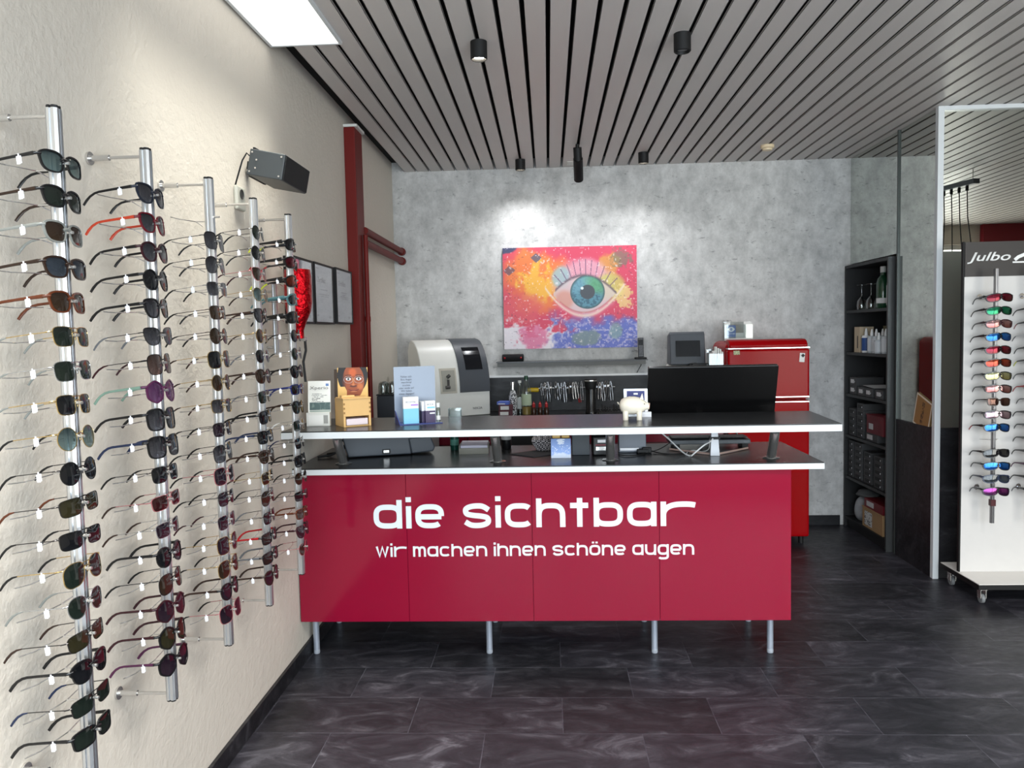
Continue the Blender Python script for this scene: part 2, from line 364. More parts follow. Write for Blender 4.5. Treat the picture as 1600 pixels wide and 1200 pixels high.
# slate dados, baseboards and the white mirror frame
struct('baseboard_left', M().box(-1.17, -1.155, -0.8, 4.58, 0, 0.07), SLATEW, bevel=0.002)
struct('baseboard_back', M().box(1.80, 2.20, 5.985, 6.0, 0, 0.075), SLATEW, bevel=0.002)
struct('trim_1', M().box(2.262, 2.29, 4.70, 5.19, 0, 0.90), SLATEW)
struct('trim_2', M().box(2.292, 7.0, 4.688, 4.72, 0, 0.90), SLATEW)
struct('trim_3', M().box(2.256, 2.29, 4.665, 4.70, 0, CZ), ALUW, bevel=0.002)
struct('trim_4', M().box(2.29, 7.0, 4.665, 4.70, CZ-0.024, CZ), ALUW, bevel=0.002)
struct('trim_5', M().box(2.261, 2.27, 5.189, 5.202, 0.0, CZ), mat('mirror_joint', (84, 88, 86), 0.4, 0.4))
struct('trim_6', M().box(-1.17, -1.105, 4.58, 4.76, 0, 2.73), BRICKR, bevel=0.004)
struct('trim_7', M().box(-1.172, -1.09, 4.575, 4.765, 2.73, 2.745), WHITE)
def mirror(label, mb):
    tag(obj('wall_mirror', mb, MIRROR), label, 'mirror')
mirror('tall mirror panel facing into the room behind the sunglasses display stand', M().box(2.29, 7.0, 4.69, 4.72, 0.9, CZ-0.024))
mirror('narrow side wall mirror above the slate dado, beside the white frame', M().box(2.27, 2.29, 4.70, 5.188, 0.9, CZ-0.002))
mirror('side wall mirror above the black shelving, reaching to the back corner', M().box(2.27, 2.29, 5.203, 5.999, 1.975, CZ-0.002))
# painted pipes beside the column
for z in (2.154, 2.082):
    t = tag(obj('heating_pipe', M().tube([(-1.108, 4.765, z), (-1.108, 5.985, z)], 0.023, 14).cyl((-1.108, 5.955, z), (-1.108, 5.998, z), 0.03, 14), BRICKR, smooth=True),
        'red painted heating pipe running to the back wall, %s of the pair' % ('upper' if z > 2.1 else 'lower'), 'pipe')
tag(obj('heating_pipe', M().tube([(-1.088, 4.70, 0.0), (-1.088, 4.70, 2.12)], 0.014, 14).cyl((-1.088, 4.70, 1.6), (-1.088, 4.70, 1.63), 0.0165, 14), BRICKR, smooth=True),
    'upright red painted pipe standing beside the red column', 'pipe')

# ================================================================== CEILING FITTINGS
t = thing('panel_light', 'long rectangular white light panel set in the ceiling near the left wall', 'ceiling light', (-1.005, 2.76, CZ))
mb = M()
for a in ((-0.155, 0.155, -0.6, -0.588), (-0.155, 0.155, 0.588, 0.6), (-0.155, -0.143, -0.588, 0.588), (0.143, 0.155, -0.588, 0.588)): mb.box(*a, -0.012, 0.004)
obj('frame', mb, ALUW, t)
obj('diffuser', M().box(-0.143, 0.143, -0.588, 0.588, -0.008, 0.0), mat('lit_diffuser', (255, 255, 255), 0.5, emit=((255, 252, 246), 1.0)), t)
t = thing('panel_light', 'second white light panel in the ceiling, nearer the shop front', 'ceiling light', (-1.005, 0.7, CZ))
obj('frame', M(), ALUW, t) if False else obj('frame', mb.mesh('frame'), ALUW, t)
obj('diffuser', M().box(-0.143, 0.143, -0.588, 0.588, -0.008, 0.0), MC['lit_diffuser'], t)
for ly in (2.76, 0.7):
    area('panel_light_beam', (-0.935, ly, CZ-0.014), (0, 0, 0), 0.15, 1.17, 8.0 if ly > 2 else 15.0, (1.0, 0.99, 0.90), 1.2)
for lx, ly, l in ((0.7, 0.9, 'added light panel out of view, brightening the room, left one'), (2.1, 0.9, 'added light panel out of view, brightening the room, right one')):  # two extra panels out of view, added to brighten the room
    t = thing('panel_light', l, 'ceiling light', (lx, ly, CZ))
    obj('frame', mb.mesh('frame'), ALUW, t)
    obj('diffuser', M().box(-0.143, 0.143, -0.588, 0.588, -0.008, 0.0), MC['lit_diffuser'], t)
    area('panel_light_beam', (lx, ly, CZ-0.014), (0, 0, 0), 0.28, 1.17, 40, (1.0, 0.98, 0.95), 2.4)
def downlight(x, y, lit, label, r=0.036):
    t = thing('ceiling_spotlight', label, 'spotlight', (x, y, CZ))
    obj('housing', M().lathe([(r, 0.0), (r, -0.072), (r-0.004, -0.076), (r-0.007, -0.072), (r-0.008, -0.062), (0.0, -0.062)], 28), BLACK, t, smooth=True)
    m_ = mat('lit_lens', (255, 250, 235), 0.3, emit=((255, 244, 222), 40)) if lit else mat('unlit_lens', (150, 150, 150), 0.15)
    obj('lens', M().lathe([(0, -0.0635), (r-0.010, -0.0635), (r-0.010, -0.0625), (0, -0.0625)], 24), m_, t)
    if lit:
        l = bpy.data.lights.new('spot', 'SPOT'); l.energy = 26 if y > 5 else 16; l.spot_size = 2.3 if y > 5 else 1.3; l.spot_blend = 1.0; l.shadow_soft_size = 0.02; l.color = (0.95, 0.97, 1.0) if y > 5 else (1, 0.93, 0.82)
        o = bpy.data.objects.new('spot_beam', l); COL.objects.link(o); o.parent = t; o.location = (0, 0, -0.075)
downlight(-0.275, 3.42, True, 'lit black cylindrical ceiling spotlight nearest the light panel')
downlight(0.590, 3.42, False, 'unlit black cylindrical ceiling spotlight, the one farther right in the near row')
downlight(-0.178, 5.70, True, 'small lit black ceiling spotlight by the back wall above the eye painting left side')
downlight(0.690, 5.60, True, 'small lit black ceiling spotlight by the back wall, right of the painting')
t = thing('ceiling_spotlight', 'slim black adjustable tube spotlight hanging from the ceiling near the back wall', 'spotlight', (0.217, 5.30, CZ))
obj('stem', M().cyl((0, 0, 0), (0, 0, -0.03), 0.012), BLACK, t, smooth=True)
obj('housing', M().cyl((0, 0, -0.02), (0.004, 0.03, -0.10), 0.028, 24).cyl((0.004, 0.02, -0.09), (0.012, 0.16, -0.20), 0.032, 24), BLACK, t, smooth=True)
l = bpy.data.lights.new('spot', 'SPOT'); l.energy = 5; l.spot_size = 2.2; l.spot_blend = 1.0; l.shadow_soft_size = 0.02; l.color = (0.95, 0.97, 1.0)
o = bpy.data.objects.new('spot_beam', l); COL.objects.link(o); o.parent = t; o.location = (0.014, 0.19, -0.22); o.rotation_euler = (0.75, 0, 0)
obj('mounting_plate', M().box(-0.055, 0.055, 0.50, 0.62, -0.004, 0.0), WHITE, t)
t = tag(obj('smoke_detector', M().lathe([(0.045, 0), (0.045, -0.018), (0.034, -0.024), (0.032, -0.034), (0, -0.036)], 28), mat('ivory_plastic', (225, 205, 170), 0.4), smooth=True, loc=(1.52, 5.5, CZ)),
        'round ivory smoke detector on the grey slatted ceiling', 'smoke detector')
# pendant over the right side of the shop, seen in the tall mirror
t = thing('pendant_lamp', 'hanging pendant bar with five cables, seen in the tall mirror', 'pendant lamp', (3.38, 2.55, CZ), 0.0)
T = RM(0, 0, -0.25)
obj('ceiling_bar', M().box(-0.03, 0.03, -0.5, 0.32, -0.12, -0.08, T), ANTH, t, bevel=0.003)
obj('hanger', M().cyl(T @ Vector((0, 0.28, -0.079)), T @ Vector((0, 0.28, 0.0)), 0.004, 8).cyl(T @ Vector((0, -0.46, -0.079)), T @ Vector((0, -0.46, 0.0)), 0.004, 8), STEEL, t)
for i in range(5):
    y = 0.22-0.085*i; p = T @ Vector((0, y, -0.121)); xx = 0.05-0.02*i; hh = 0.75+0.16*(i % 2)
    c = obj('cable', M().tube([p, p+Vector((0.006, 0.004, -0.25)), p+Vector((xx, 0.01, -0.6)), p+Vector((xx, 0.01, -hh))], 0.0045, 8).cyl(p, p+Vector((0, 0, -0.04)), 0.012, 10), BLACK, t, smooth=True)
    q = p+Vector((xx, 0.01, -hh))
    obj('lamp_shade', M().lathe([(0.010, 0), (0.02, -0.02), (0.036, -0.07), (0.038, -0.12), (0.036, -0.12), (0.033, -0.07), (0.016, -0.02)], 20, q), BLACK, t, smooth=True)

# ================================================================== RECEPTION COUNTER
def catmull(pts, n=6, closed=False):
    P = [Vector((a, b_, 0)) for a, b_ in pts]; out = []; N = len(P)
    for i in range(N if closed else N-1):
        p0 = P[(i-1) % N] if closed or i > 0 else P[0]; p1 = P[i]; p2 = P[(i+1) % N]; p3 = P[(i+2) % N] if closed or i+2 < N else P[-1]
        for k in range(n):
            t = k/n
            out.append(tuple((0.5*((2*p1)+(-p0+p2)*t+(2*p0-5*p1+4*p2-p3)*t*t+(-p0+3*p1-3*p2+p3)*t**3))[:2]))
    if not closed: out.append(tuple(P[-1][:2]))
    return out
def sup(w_, h_, n=3.0, a0=0, a1=2*PI, k=40, ox=0, oz=0):
    out = []
    for i in range(k+1):
        t = a0+(a1-a0)*i/k; c, s = math.cos(t), math.sin(t)
        out.append((ox+w_/2+w_/2*math.copysign(abs(c)**(2/n), c), oz+h_/2+h_/2*math.copysign(abs(s)**(2/n), s)))
    return out
def glyph(ch, xh=92.0, asc=127.0, W=100.0):
    """centre lines of a wide rounded alphabet; units ~ mm, returns (strokes, advance width)"""
    H = xh; asc_ = asc; d2 = math.radians
    bowl = sup(W, H)
    if ch == 'd': return [bowl, [(W, -13), (W, asc_)]], W
    if ch == 'b': return [bowl, [(0, -13), (0, asc_)]], W
    if ch == 'a': return [bowl, [(W, -13), (W, H+13)]], W
    if ch == 'g': return [bowl, [(W, H+13), (W, -22)]+sup(W, 60, 3, 0, -d2(150), 16, 0, -52)[1:]], W
    if ch == 'o': return [bowl], W
    if ch == 'q': return [bowl, [(-30, 0)]], W
    if ch == 'i': return [[(0, -13), (0, H+4)], [(0, asc_-11), (0, asc_+13)]], 0
    if ch == 'e': return [sup(W, H, 3, d2(0), d2(315), 36)+[], [(0, H*0.47), (W, H*0.47)]], W
    if ch == 'c': return [sup(W, H, 3, d2(42), d2(318), 34)], W*0.93
    if ch == 's':
        return [catmull([(W, H*0.80), (W*0.72, H), (W*0.3, H), (4, H*0.86), (6, H*0.62), (W*0.3, H*0.53), (W*0.7, H*0.47), (W-6, H*0.38), (W-4, H*0.14), (W*0.7, 0), (W*0.28, 0), (0, H*0.18)], 5)], W
    if ch == 'h': return [[(0, -13), (0, asc_)], sup(W, H*1.25, 3, d2(175), 0, 20, 0, -H*0.25)+[(W, -13)]], W
    if ch == 'n': return [[(0, -13), (0, H+13)], sup(W, H*1.25, 3, d2(175), 0, 20, 0, -H*0.25)+[(W, -13)]], W
    if ch == 'm':
        w2 = W*0.62; a = sup(w2, H*1.25, 3, d2(175), 0, 16, 0, -H*0.25)+[(w2, -13)]
        return [[(0, -13), (0, H+13)], a, [(p+w2, q) for p, q in a]], 2*w2
    if ch == 'u': return [[(0, H+13)]+sup(W, H*1.25, 3, -PI, 0, 20, 0, 0)+[(W, H+13)], [(W, -13), (W, H)]], W
    if ch == 'r': return [[(0, -13), (0, H+13)], sup(W*1.7, H*1.25, 2.6, d2(172), d2(62), 18, 0, -H*0.25)], W*1.18
    if ch == 't': return [[(W*0.32, -13), (W*0.32, asc_)], [(-8, H-1), (W*0.68, H-1)]], W*0.62
    if ch == 'w': return [[(0, H+13), (W*0.32, -6), (W*0.64, H+6), (W*0.96, -6), (W*1.28, H+13)]], W*1.28
    if ch == 'ö': return [bowl, [(W*0.30, asc_-6), (W*0.30, asc_+13)], [(W*0.70, asc_-6), (W*0.70, asc_+13)]], W
    return [], W*0.45
def ribbon(mb, pts, hw, y0, y1):
    pts = [Vector((p[0], 0, p[1])) for p in pts]
    q = [pts[0]]
    for p in pts[1:]:
        if (p-q[-1]).length > 1e-5: q.append(p)
    pts = q; n = len(pts)
    closed = (pts[0]-pts[-1]).length < 1e-4 and n > 3
    if closed: pts = pts[:-1]; n -= 1
    L, R_ = [], []
    for i, p in enumerate(pts):
        a = pts[i-1] if (i > 0 or closed) else None; c = pts[(i+1) % n] if (i < n-1 or closed) else None
        d1 = (p-a).normalized() if a is not None else None; d2_ = (c-p).normalized() if c is not None else None
        d = (d1+d2_).normalized() if d1 is not None and d2_ is not None else (d1 or d2_)
        nn = Vector((-d.z, 0, d.x)); k = 1.0
        if d1 is not None and d2_ is not None: k = min(1.6, 1/max(0.5, d.dot(d1)))
        L.append(p+nn*hw*k); R_.append(p-nn*hw*k)
    vs = [];
    for a, c in zip(L, R_): vs += [(a.x, y0, a.z), (c.x, y0, c.z), (a.x, y1, a.z), (c.x, y1, c.z)]
    fs = []
    for i in range(n if closed else n-1):
        j = (i+1) % n; a, b_ = 4*i, 4*j
        fs += [(a, a+1, b_+1, b_), (a+2, b_+2, b_+3, a+3), (a, b_, b_+2, a+2), (a+1, a+3, b_+3, b_+1)]
    if not closed: fs += [(0, 2, 3, 1), (4*n-4, 4*n-3, 4*n-1, 4*n-2)]
    mb.add(vs, fs)
def stroke_text(name, parent, s, x0, z0, width, sc, hw, y, gap=40.0, space=62.0, W=100.0):
    adv = 0; items = []
    for ch in s:
        if ch == ' ': adv += space; continue
        st, a = glyph(ch, W=W); items.append((adv, st)); adv += a+gap
    tot = adv-gap; kx = width/tot
    for off, st in items:
        mb = M()
        for k_, pl in enumerate(st): ribbon(mb, [(x0+(off+p)*kx, z0+q*sc) for p, q in pl], hw, y-0.0008-0.0003*k_, y+0.0002)
        obj(name, cb(mb), LET, parent)

counter = thing('reception_counter', 'crimson shop counter with black worktop, raised shelf and white lettering', 'counter', (0, 3.48, 0))
cy = -3.48
def cb(mb): # counter-local (Y shifted)
    mb.v = [(a, b_+cy, c) for a, b_, c in mb.v]; return mb
xs = [-1.165, -0.659, -0.088, 0.483, 1.066]
for i in range(4):
    obj('front_panel', cb(M().box(xs[i]+0.0007, xs[i+1]-0.0007, 3.48, 3.498, 0.197, 0.884)), CRIM, counter, bevel=0.0008, seg=1)
obj('side_panel', cb(M().box(1.048, 1.066, 3.499, 4.05, 0.197, 0.884)), CRIM, counter)
obj('cabinet_body', cb(M().box(-1.16, 1.047, 3.499, 3.53, 0.197, 0.884).box(-1.16, 1.047, 3.53, 4.05, 0.197, 0.215).box(-1.16, 1.047, 3.53, 4.05, 0.53, 0.548)), DGREY, counter)
for x, y in [(-1.133, 3.60), (-0.304, 3.60), (0.472, 3.60), (1.006, 3.60), (-1.133, 4.0), (-0.304, 4.0), (0.472, 4.0), (1.006, 4.0)]:
    l = obj('leg', M().lathe([(0.0145, 0.013), (0.0145, 0.197)], 20, (x, y+cy, 0)), mat('leg_aluminium', (176, 184, 198), 0.3, 0.5), counter, smooth=True)
    obj('foot', M().lathe([(0.0, 0), (0.0135, 0.0), (0.0150, 0.004), (0.0150, 0.016), (0.0145, 0.018)], 20, (x, y+cy, 0)), mat('foot_plastic', (150, 156, 165), 0.5), l, smooth=True)
low = obj('worktop', cb(M().prism([(-1.168, 3.452), (1.198, 3.452), (1.204, 4.11), (-1.168, 4.11)], 0.886, 0.915, 'Z')), TOPM, counter)
obj('front_edge', cb(M().box(-1.168, 1.199, 3.447, 3.452, 0.886, 0.9105)), ALUW, low)
up = obj('raised_shelf', cb(M().prism([(-1.168, 3.325), (1.226, 3.325), (1.268, 3.86), (-1.168, 3.86)], 1.068, 1.10, 'Z')), TOPM, counter)
obj('front_edge', cb(M().box(-1.168, 1.227, 3.32, 3.325, 1.068, 1.0955)), ALUW, up)
for xb, xt in ((-0.968, -0.945), (-0.244, -0.242), (0.276, 0.262), (1.006, 0.970)):
    p0 = Vector((xb, 3.585+cy, 0.915)); p1 = Vector((xt, 3.39+cy, 1.068))
    p = obj('post', M().tube([p0, p1], 0.0205, 24), STEEL, counter, smooth=True)
    obj('flange', M().lathe([(0.0, 0.0), (0.036, 0.0), (0.038, 0.003), (0.030, 0.006), (0.0, 0.006)], 28, (p0.x, p0.y, 0.9152)), STEEL, p, smooth=True)
LET = mat('vinyl_white', (214, 222, 228), 0.5)
stroke_text('letter', counter, 'die sichtbar', -0.798, 0.643, 1.425, 0.00094, 0.0122, 3.4795)
stroke_text('small_letter', counter, 'wir machen ihnen schöne augen', -0.800, 0.505, 1.432, 0.00041, 0.0048, 3.4795, gap=46, space=66, W=112)

# ================================================================== SUNGLASSES
def outline(kind, n=32):
    """lens outline, centred; y grows outward (towards the temple), z up; metres"""
    P = {'square': (.0255, .0200, 3.6, .06), 'wayfarer': (.0255, .0195, 3.0, .14), 'round': (.0240, .0235, 2.0, 0), 'cat': (.0265, .0220, 2.5, .16), 'aviator': (.0275, .0245, 2.4, .10),
         'hexagon': (.0280, .0250, 2.3, 0), 'rectangle': (.0275, .0175, 4.2, .07), 'oversize': (.0285, .0255, 3.2, .02), 'sport': (.0330, .0190, 2.8, .12), 'browline': (.0250, .0205, 2.5, .12), 'panto': (.0245, .0225, 2.2, .10)}[kind]
    a, b_, e, tp = P; out = []
    for i in range(n):
        t = 2*PI*i/n; c, s = math.cos(t), math.sin(t)
        y = a*math.copysign(abs(c)**(2/e), c); z = b_*math.copysign(abs(s)**(2/e), s)
        y *= 1+tp*z/b_
        if kind == 'cat' and y > 0: z += 0.006*(y/a)**2*(1 if z > 0 else 0.35)
        if kind == 'aviator': z -= 0.004*max(0, y/a) if z < 0 else 0; y += 0.002*(-z/b_)
        if kind == 'hexagon':
            r = math.cos(PI/6)/math.cos(((t+PI/6) % (PI/3))-PI/6)*0.55+0.5; y, z = a*r*c, b_*r*s
        if kind == 'sport': z += -0.004*(y/a)
        out.append((y, z))
    return out, a, b_
GM = {}
def gmesh(kind, thick):
    """shared meshes of one pair: front frame, two lenses, two temples, tips. local: front faces +x, temples run to -x"""
    key = (kind, thick)
    if key in GM: return GM[key]
    o, a, b_ = outline(kind); yc = a+0.0095 if kind != 'sport' else a+0.003; K = 4.0 if kind == 'sport' else 2.4
    tr = (0.0046 if kind == 'sport' else 0.0032) if thick else 0.0014; dp = 0.0036 if thick else 0.0016
    fx = lambda y: -K*y*y
    fr = M(); n = len(o)
    for sd in (1, -1):
        vs = []; fs = []
        for i, (y, z) in enumerate(o):
            r = math.hypot(y, z); k = (r+tr*(1.25 if (thick and z > 0) else 1.0))/r
            if kind == 'browline' and z < 0.002: k = (r+0.0012)/r
            if kind == 'browline' and z >= 0.002: k = (r+0.0065)/r
            for (yy, zz, dx) in ((y, z, 0), (y*k, z*k, 0), (y*k, z*k, -dp), (y, z, -dp)):
                Y = sd*(yc+yy); vs.append((fx(Y)+dx+dp/2, Y, zz))
        for i in range(n):
            j = (i+1) % n
            for q in range(4): r_ = (q+1) % 4; fs.append((4*i+q, 4*i+r_, 4*j+r_, 4*j+q))
        fr.add(vs, fs)
        ye = yc+a*1.03; zt = b_*0.62 if thick else b_*0.5
        if kind == 'aviator': zt = b_*0.72
        if thick: fr.tube([(fx(ye-.002), sd*(ye-.002), zt), (fx(ye+.004)-.001, sd*(ye+.004), zt), (fx(ye+.004)-.010, sd*(ye+.005), zt)], 0.0034, 8)
        else: fr.tube([(fx(ye-.001), sd*(ye-.001), zt), (fx(ye+.005)-.002, sd*(ye+.005), zt+.0005), (fx(ye+.005)-.010, sd*(ye+.006), zt)], 0.0015, 6)
    yi = yc-a*0.93; zb = b_*0.30
    if thick: fr.tube([(fx(yi)+.0002, -yi-.002, zb), (.0015, -yi*.4, zb+.003), (.0015, yi*.4, zb+.003), (fx(yi)+.0002, yi+.002, zb)], 0.0032, 8)
    else:
        fr.tube([(fx(yi), -yi-.0015, zb), (.001, -yi*.4, zb+.003), (.001, yi*.4, zb+.003), (fx(yi), yi+.0015, zb)], 0.0014, 6)
        if kind in ('aviator', 'rectangle', 'square'): fr.tube([(fx(yi), -yi-.004, zb+.011), (.001, 0, zb+.012), (fx(yi), yi+.004, zb+.011)], 0.0011, 6)
        for sd in (1, -1): fr.sphere((-.006, sd*(yi-.001), -.003), .0012, .002, .0045, 8, 6)
    lens = []
    for sd in (1, -1):
        vs = []; fs = []; rings = 4
        for q in range(rings+1):
            k = q/rings
            for (y, z) in o:
                Y = sd*(yc+y*k*1.01); vs.append((fx(Y)+0.0016*(1-k*k), Y, z*k*1.01))
        for q in range(rings):
            for i in range(n):
                j = (i+1) % n; fs.append((q*n+i, q*n+j, (q+1)*n+j, (q+1)*n+i))
        m_ = M().add(vs, fs).mesh('lens'); autosmooth(m_, 1.2); lens.append(m_)
    ye = yc+a*1.03; zt = b_*0.62 if thick else b_*0.5
    if kind == 'aviator': zt = b_*0.72
    tem, tip = [], []
    x0 = fx(ye+.004)-0.009
    for sd in (1, -1):
        yy = lambda t: sd*(ye+.005-.010*t)
        L = [(x0, 0), (x0-.03, 0), (x0-.06, -.0003), (x0-.088, -.001)]; B = [(x0-.088, -.001), (x0-.100, -.003), (x0-.113, -.009), (x0-.124, -.018), (x0-.133, -.028)]
        if thick:
            pts = [(p, yy((x0-p)/.133), zt+q) for p, q in L+B[1:]]
            hh = [.0042, .0034, .0030, .0030, .0030, .0032, .0038, .0034] if kind != 'sport' else [.0075, .0060, .0045, .0036, .0034, .0034, .0034, .003]
            if kind == 'sport':
                tem.append(M().tube(pts[:5], hh[:5], 8, flat=0.45).mesh('temple')); tip.append(M().tube(pts[4:], hh[4:], 8, flat=0.55).mesh('tip'))
            else: tem.append(M().tube(pts, hh, 8, flat=0.45).mesh('temple')); tip.append(None)
        else:
            tem.append(M().tube([(p, yy((x0-p)/.133), zt+q) for p, q in L], .0011, 6).mesh('temple'))
            tip.append(M().tube([(p, yy((x0-p)/.133), zt+q) for p, q in B], [.0014, .0022, .0026, .0028, .0024], 8, flat=0.6).mesh('tip'))
    fm = fr.mesh('frame'); autosmooth(fm, 0.9)
    for m_ in tem+[q for q in tip if q]: autosmooth(m_, 0.9)
    tg = M().box(-.052, -.050, -ye-.0062, -ye-.0042, zt-.002, zt+.003).box(-.056, -.048, -ye-.0060, -ye-.0052, zt-.018, zt-.002).box(-.0545, -.0465, -ye-.0042, -ye-.0034, zt-.016, zt-.001).mesh('price_tag')
    GM[key] = (fm, lens, tem, tip, tg); return GM[key]
FC = {'black': (18, 18, 20), 'tortoiseshell': (40, 25, 17), 'amber brown': (84, 40, 20), 'clear grey': (120, 122, 118), 'gold': (196, 170, 116), 'silver': (186, 188, 190), 'red': (92, 14, 28), 'navy': (26, 38, 66),
      'purple': (74, 30, 62), 'burgundy': (48, 16, 24), 'gunmetal': (78, 76, 76), 'orange': (176, 58, 34), 'slate blue': (26, 32, 44), 'yellow': (196, 204, 60), 'mint': (112, 138, 124), 'dark brown': (46, 30, 24), 'bright red': (160, 20, 28),
      'rose': (150, 90, 92), 'grey': (96, 98, 102), 'blue': (26, 36, 88), 'teal': (70, 104, 108), 'white': (210, 210, 208)}
def fmat(c):
    metal = c in ('gold', 'silver', 'gunmetal')
    return mat('frame_'+c.replace(' ', '_'), FC[c], 0.22 if metal else 0.18, 0.9 if metal else 0.0, 0.5)
LC = {'dark green': ((18, 24, 21), (23, 31, 26), .97, .92), 'dark grey': ((12, 13, 16), (18, 19, 22), .98, .95), 'brown': ((33, 23, 16), (43, 31, 22), .97, .9), 'teal gradient': ((24, 35, 38), (74, 88, 88), .93, .5),
      'grey gradient': ((18, 18, 22), (59, 59, 64), .96, .75), 'brown gradient': ((32, 22, 19), (74, 58, 54), .96, .72), 'purple': ((59, 29, 59), (78, 49, 78), .85, .75), 'olive': ((29, 27, 16), (40, 37, 22), .96, .9),
      'dark purple': ((22, 13, 22), (38, 27, 35), .97, .9), 'blue grey': ((24, 31, 38), (43, 49, 57), .95, .85), 'wine red': ((37, 9, 12), (44, 17, 18), .96, .92)}
MIR = {'red mirror': ((117, 23, 46), (70, 23, 23)), 'green mirror': ((31, 117, 85), (23, 85, 54)), 'silver red mirror': ((148, 117, 117), (109, 54, 46)), 'blue mirror': ((39, 101, 171), (15, 62, 132)), 'orange mirror': ((148, 62, 39), (93, 31, 28)),
       'yellow mirror': ((148, 148, 117), (132, 124, 70)), 'brown mirror': ((85, 59, 49), (54, 39, 34)), 'silver pink mirror': ((148, 132, 140), (117, 93, 101)), 'purple mirror': ((124, 46, 117), (70, 39, 70))}
def lmat(c):
    if c in MIR: return lensmat('lens_'+c.replace(' ', '_'), MIR[c][0], MIR[c][1], 1.0, 1.0, 0.8, 0.12)
    a, b_, t, q = LC[c]; return lensmat('lens_'+c.replace(' ', '_'), a, b_, t, q)
TAGM = mat('tag_white', (235, 235, 240), 0.5)
def mobj(name, me, m, parent):
    o = bpy.data.objects.new(name, me); COL.objects.link(o); o.parent = parent
    if not me.materials: me.materials.append(None)
    o.material_slots[0].link = 'OBJECT'; o.material_slots[0].material = m
    return o
def glasses(kind, thick, fc, lc, tc, loc, rot, label, group, tagged=True, scale=1.0, rightonly=False):
    fm, lens, tem, tip, tg = gmesh(kind, thick)
    t = thing('sunglasses', label, 'sunglasses', loc, rot, group); t.scale = (scale,)*3
    mobj('frame', fm, fmat(fc), t)
    for l in lens: mobj('lens', l, lmat(lc), t)
    for i, m_ in enumerate(tem):
        q = mobj('temple', m_, fmat(tc if thick and kind != 'sport' else fc), t)
        if tip[i]: mobj('temple_tip', tip[i], fmat(tc), q)
    if tagged: mobj('price_tag', tg, TAGM, t)
    return t
K = 'black'
P1 = [('wayfarer', 1, K, 'teal gradient', K), ('wayfarer', 1, K, 'dark green', 'tortoiseshell'), ('wayfarer', 1, 'clear grey', 'brown', 'clear grey'), ('wayfarer', 1, 'tortoiseshell', 'blue grey', 'tortoiseshell'), ('wayfarer', 1, 'amber brown', 'brown', 'amber brown'),
      ('square', 0, 'gold', 'dark green', 'clear grey'), ('square', 0, 'silver', 'dark green', 'clear grey'), ('square', 0, 'gold', 'dark grey', 'clear grey'), ('round', 0, 'gold', 'teal gradient', K), ('round', 0, 'gunmetal', 'dark grey', K),
      ('rectangle', 0, 'gunmetal', 'olive', 'amber brown'), ('rectangle', 0, 'gunmetal', 'dark grey', K), ('aviator', 0, 'gold', 'dark green', K), ('panto', 0, 'silver', 'dark green', 'clear grey'), ('rectangle', 0, 'gunmetal', 'olive', 'dark brown'),
      ('browline', 1, K, 'dark grey', K), ('rectangle', 0, 'gunmetal', 'dark green', 'navy'), ('rectangle', 1, K, 'dark green', K)]
P2 = [('cat', 1, 'slate blue', 'grey gradient', K), ('cat', 1, 'red', 'grey gradient', 'orange'), ('panto', 1, 'burgundy', 'grey gradient', K), ('round', 1, K, 'dark grey', K), ('cat', 1, K, 'grey gradient', K),
      ('cat', 0, 'gunmetal', 'grey gradient', 'grey'), ('oversize', 0, K, 'brown gradient', 'burgundy'), ('hexagon', 1, 'purple', 'purple', 'mint'), ('oversize', 1, K, 'grey gradient', K), ('oversize', 1, K, 'grey gradient', 'navy'),
      ('square', 0, 'gunmetal', 'dark grey', K), ('rectangle', 0, 'rose', 'wine red', 'dark brown'), ('rectangle', 0, 'silver', 'dark purple', 'dark brown'), ('round', 1, K, 'dark grey', K), ('aviator', 0, K, 'brown', K),
      ('hexagon', 1, 'burgundy', 'dark purple', 'burgundy'), ('hexagon', 1, K, 'olive', 'burgundy'), ('hexagon', 1, K, 'dark purple', 'purple')]
P3 = [None, ('oversize', 0, K, 'grey gradient', K), ('aviator', 0, 'gunmetal', 'grey gradient', K), ('square', 0, 'silver', 'grey gradient', K), ('square', 0, 'dark brown', 'brown', K), ('round', 0, 'dark brown', 'brown', K),
      ('oversize', 0, 'gold', 'dark grey', 'dark brown'), ('round', 0, 'gold', 'brown', 'dark brown'), ('square', 0, 'gold', 'grey gradient', 'dark brown'), ('square', 0, 'gunmetal', 'dark purple', K), ('oversize', 0, 'gunmetal', 'grey gradient', K),
      ('oversize', 0, 'rose', 'dark purple', K), ('square', 0, 'gunmetal', 'dark purple', K), ('square', 0, 'silver', 'dark purple', 'burgundy'), ('oversize', 0, 'gold', 'dark purple', K), ('aviator', 0, 'gold', 'brown', K),
      ('panto', 1, K, 'dark purple', 'dark brown'), ('oversize', 0, 'rose', 'dark purple', K)]
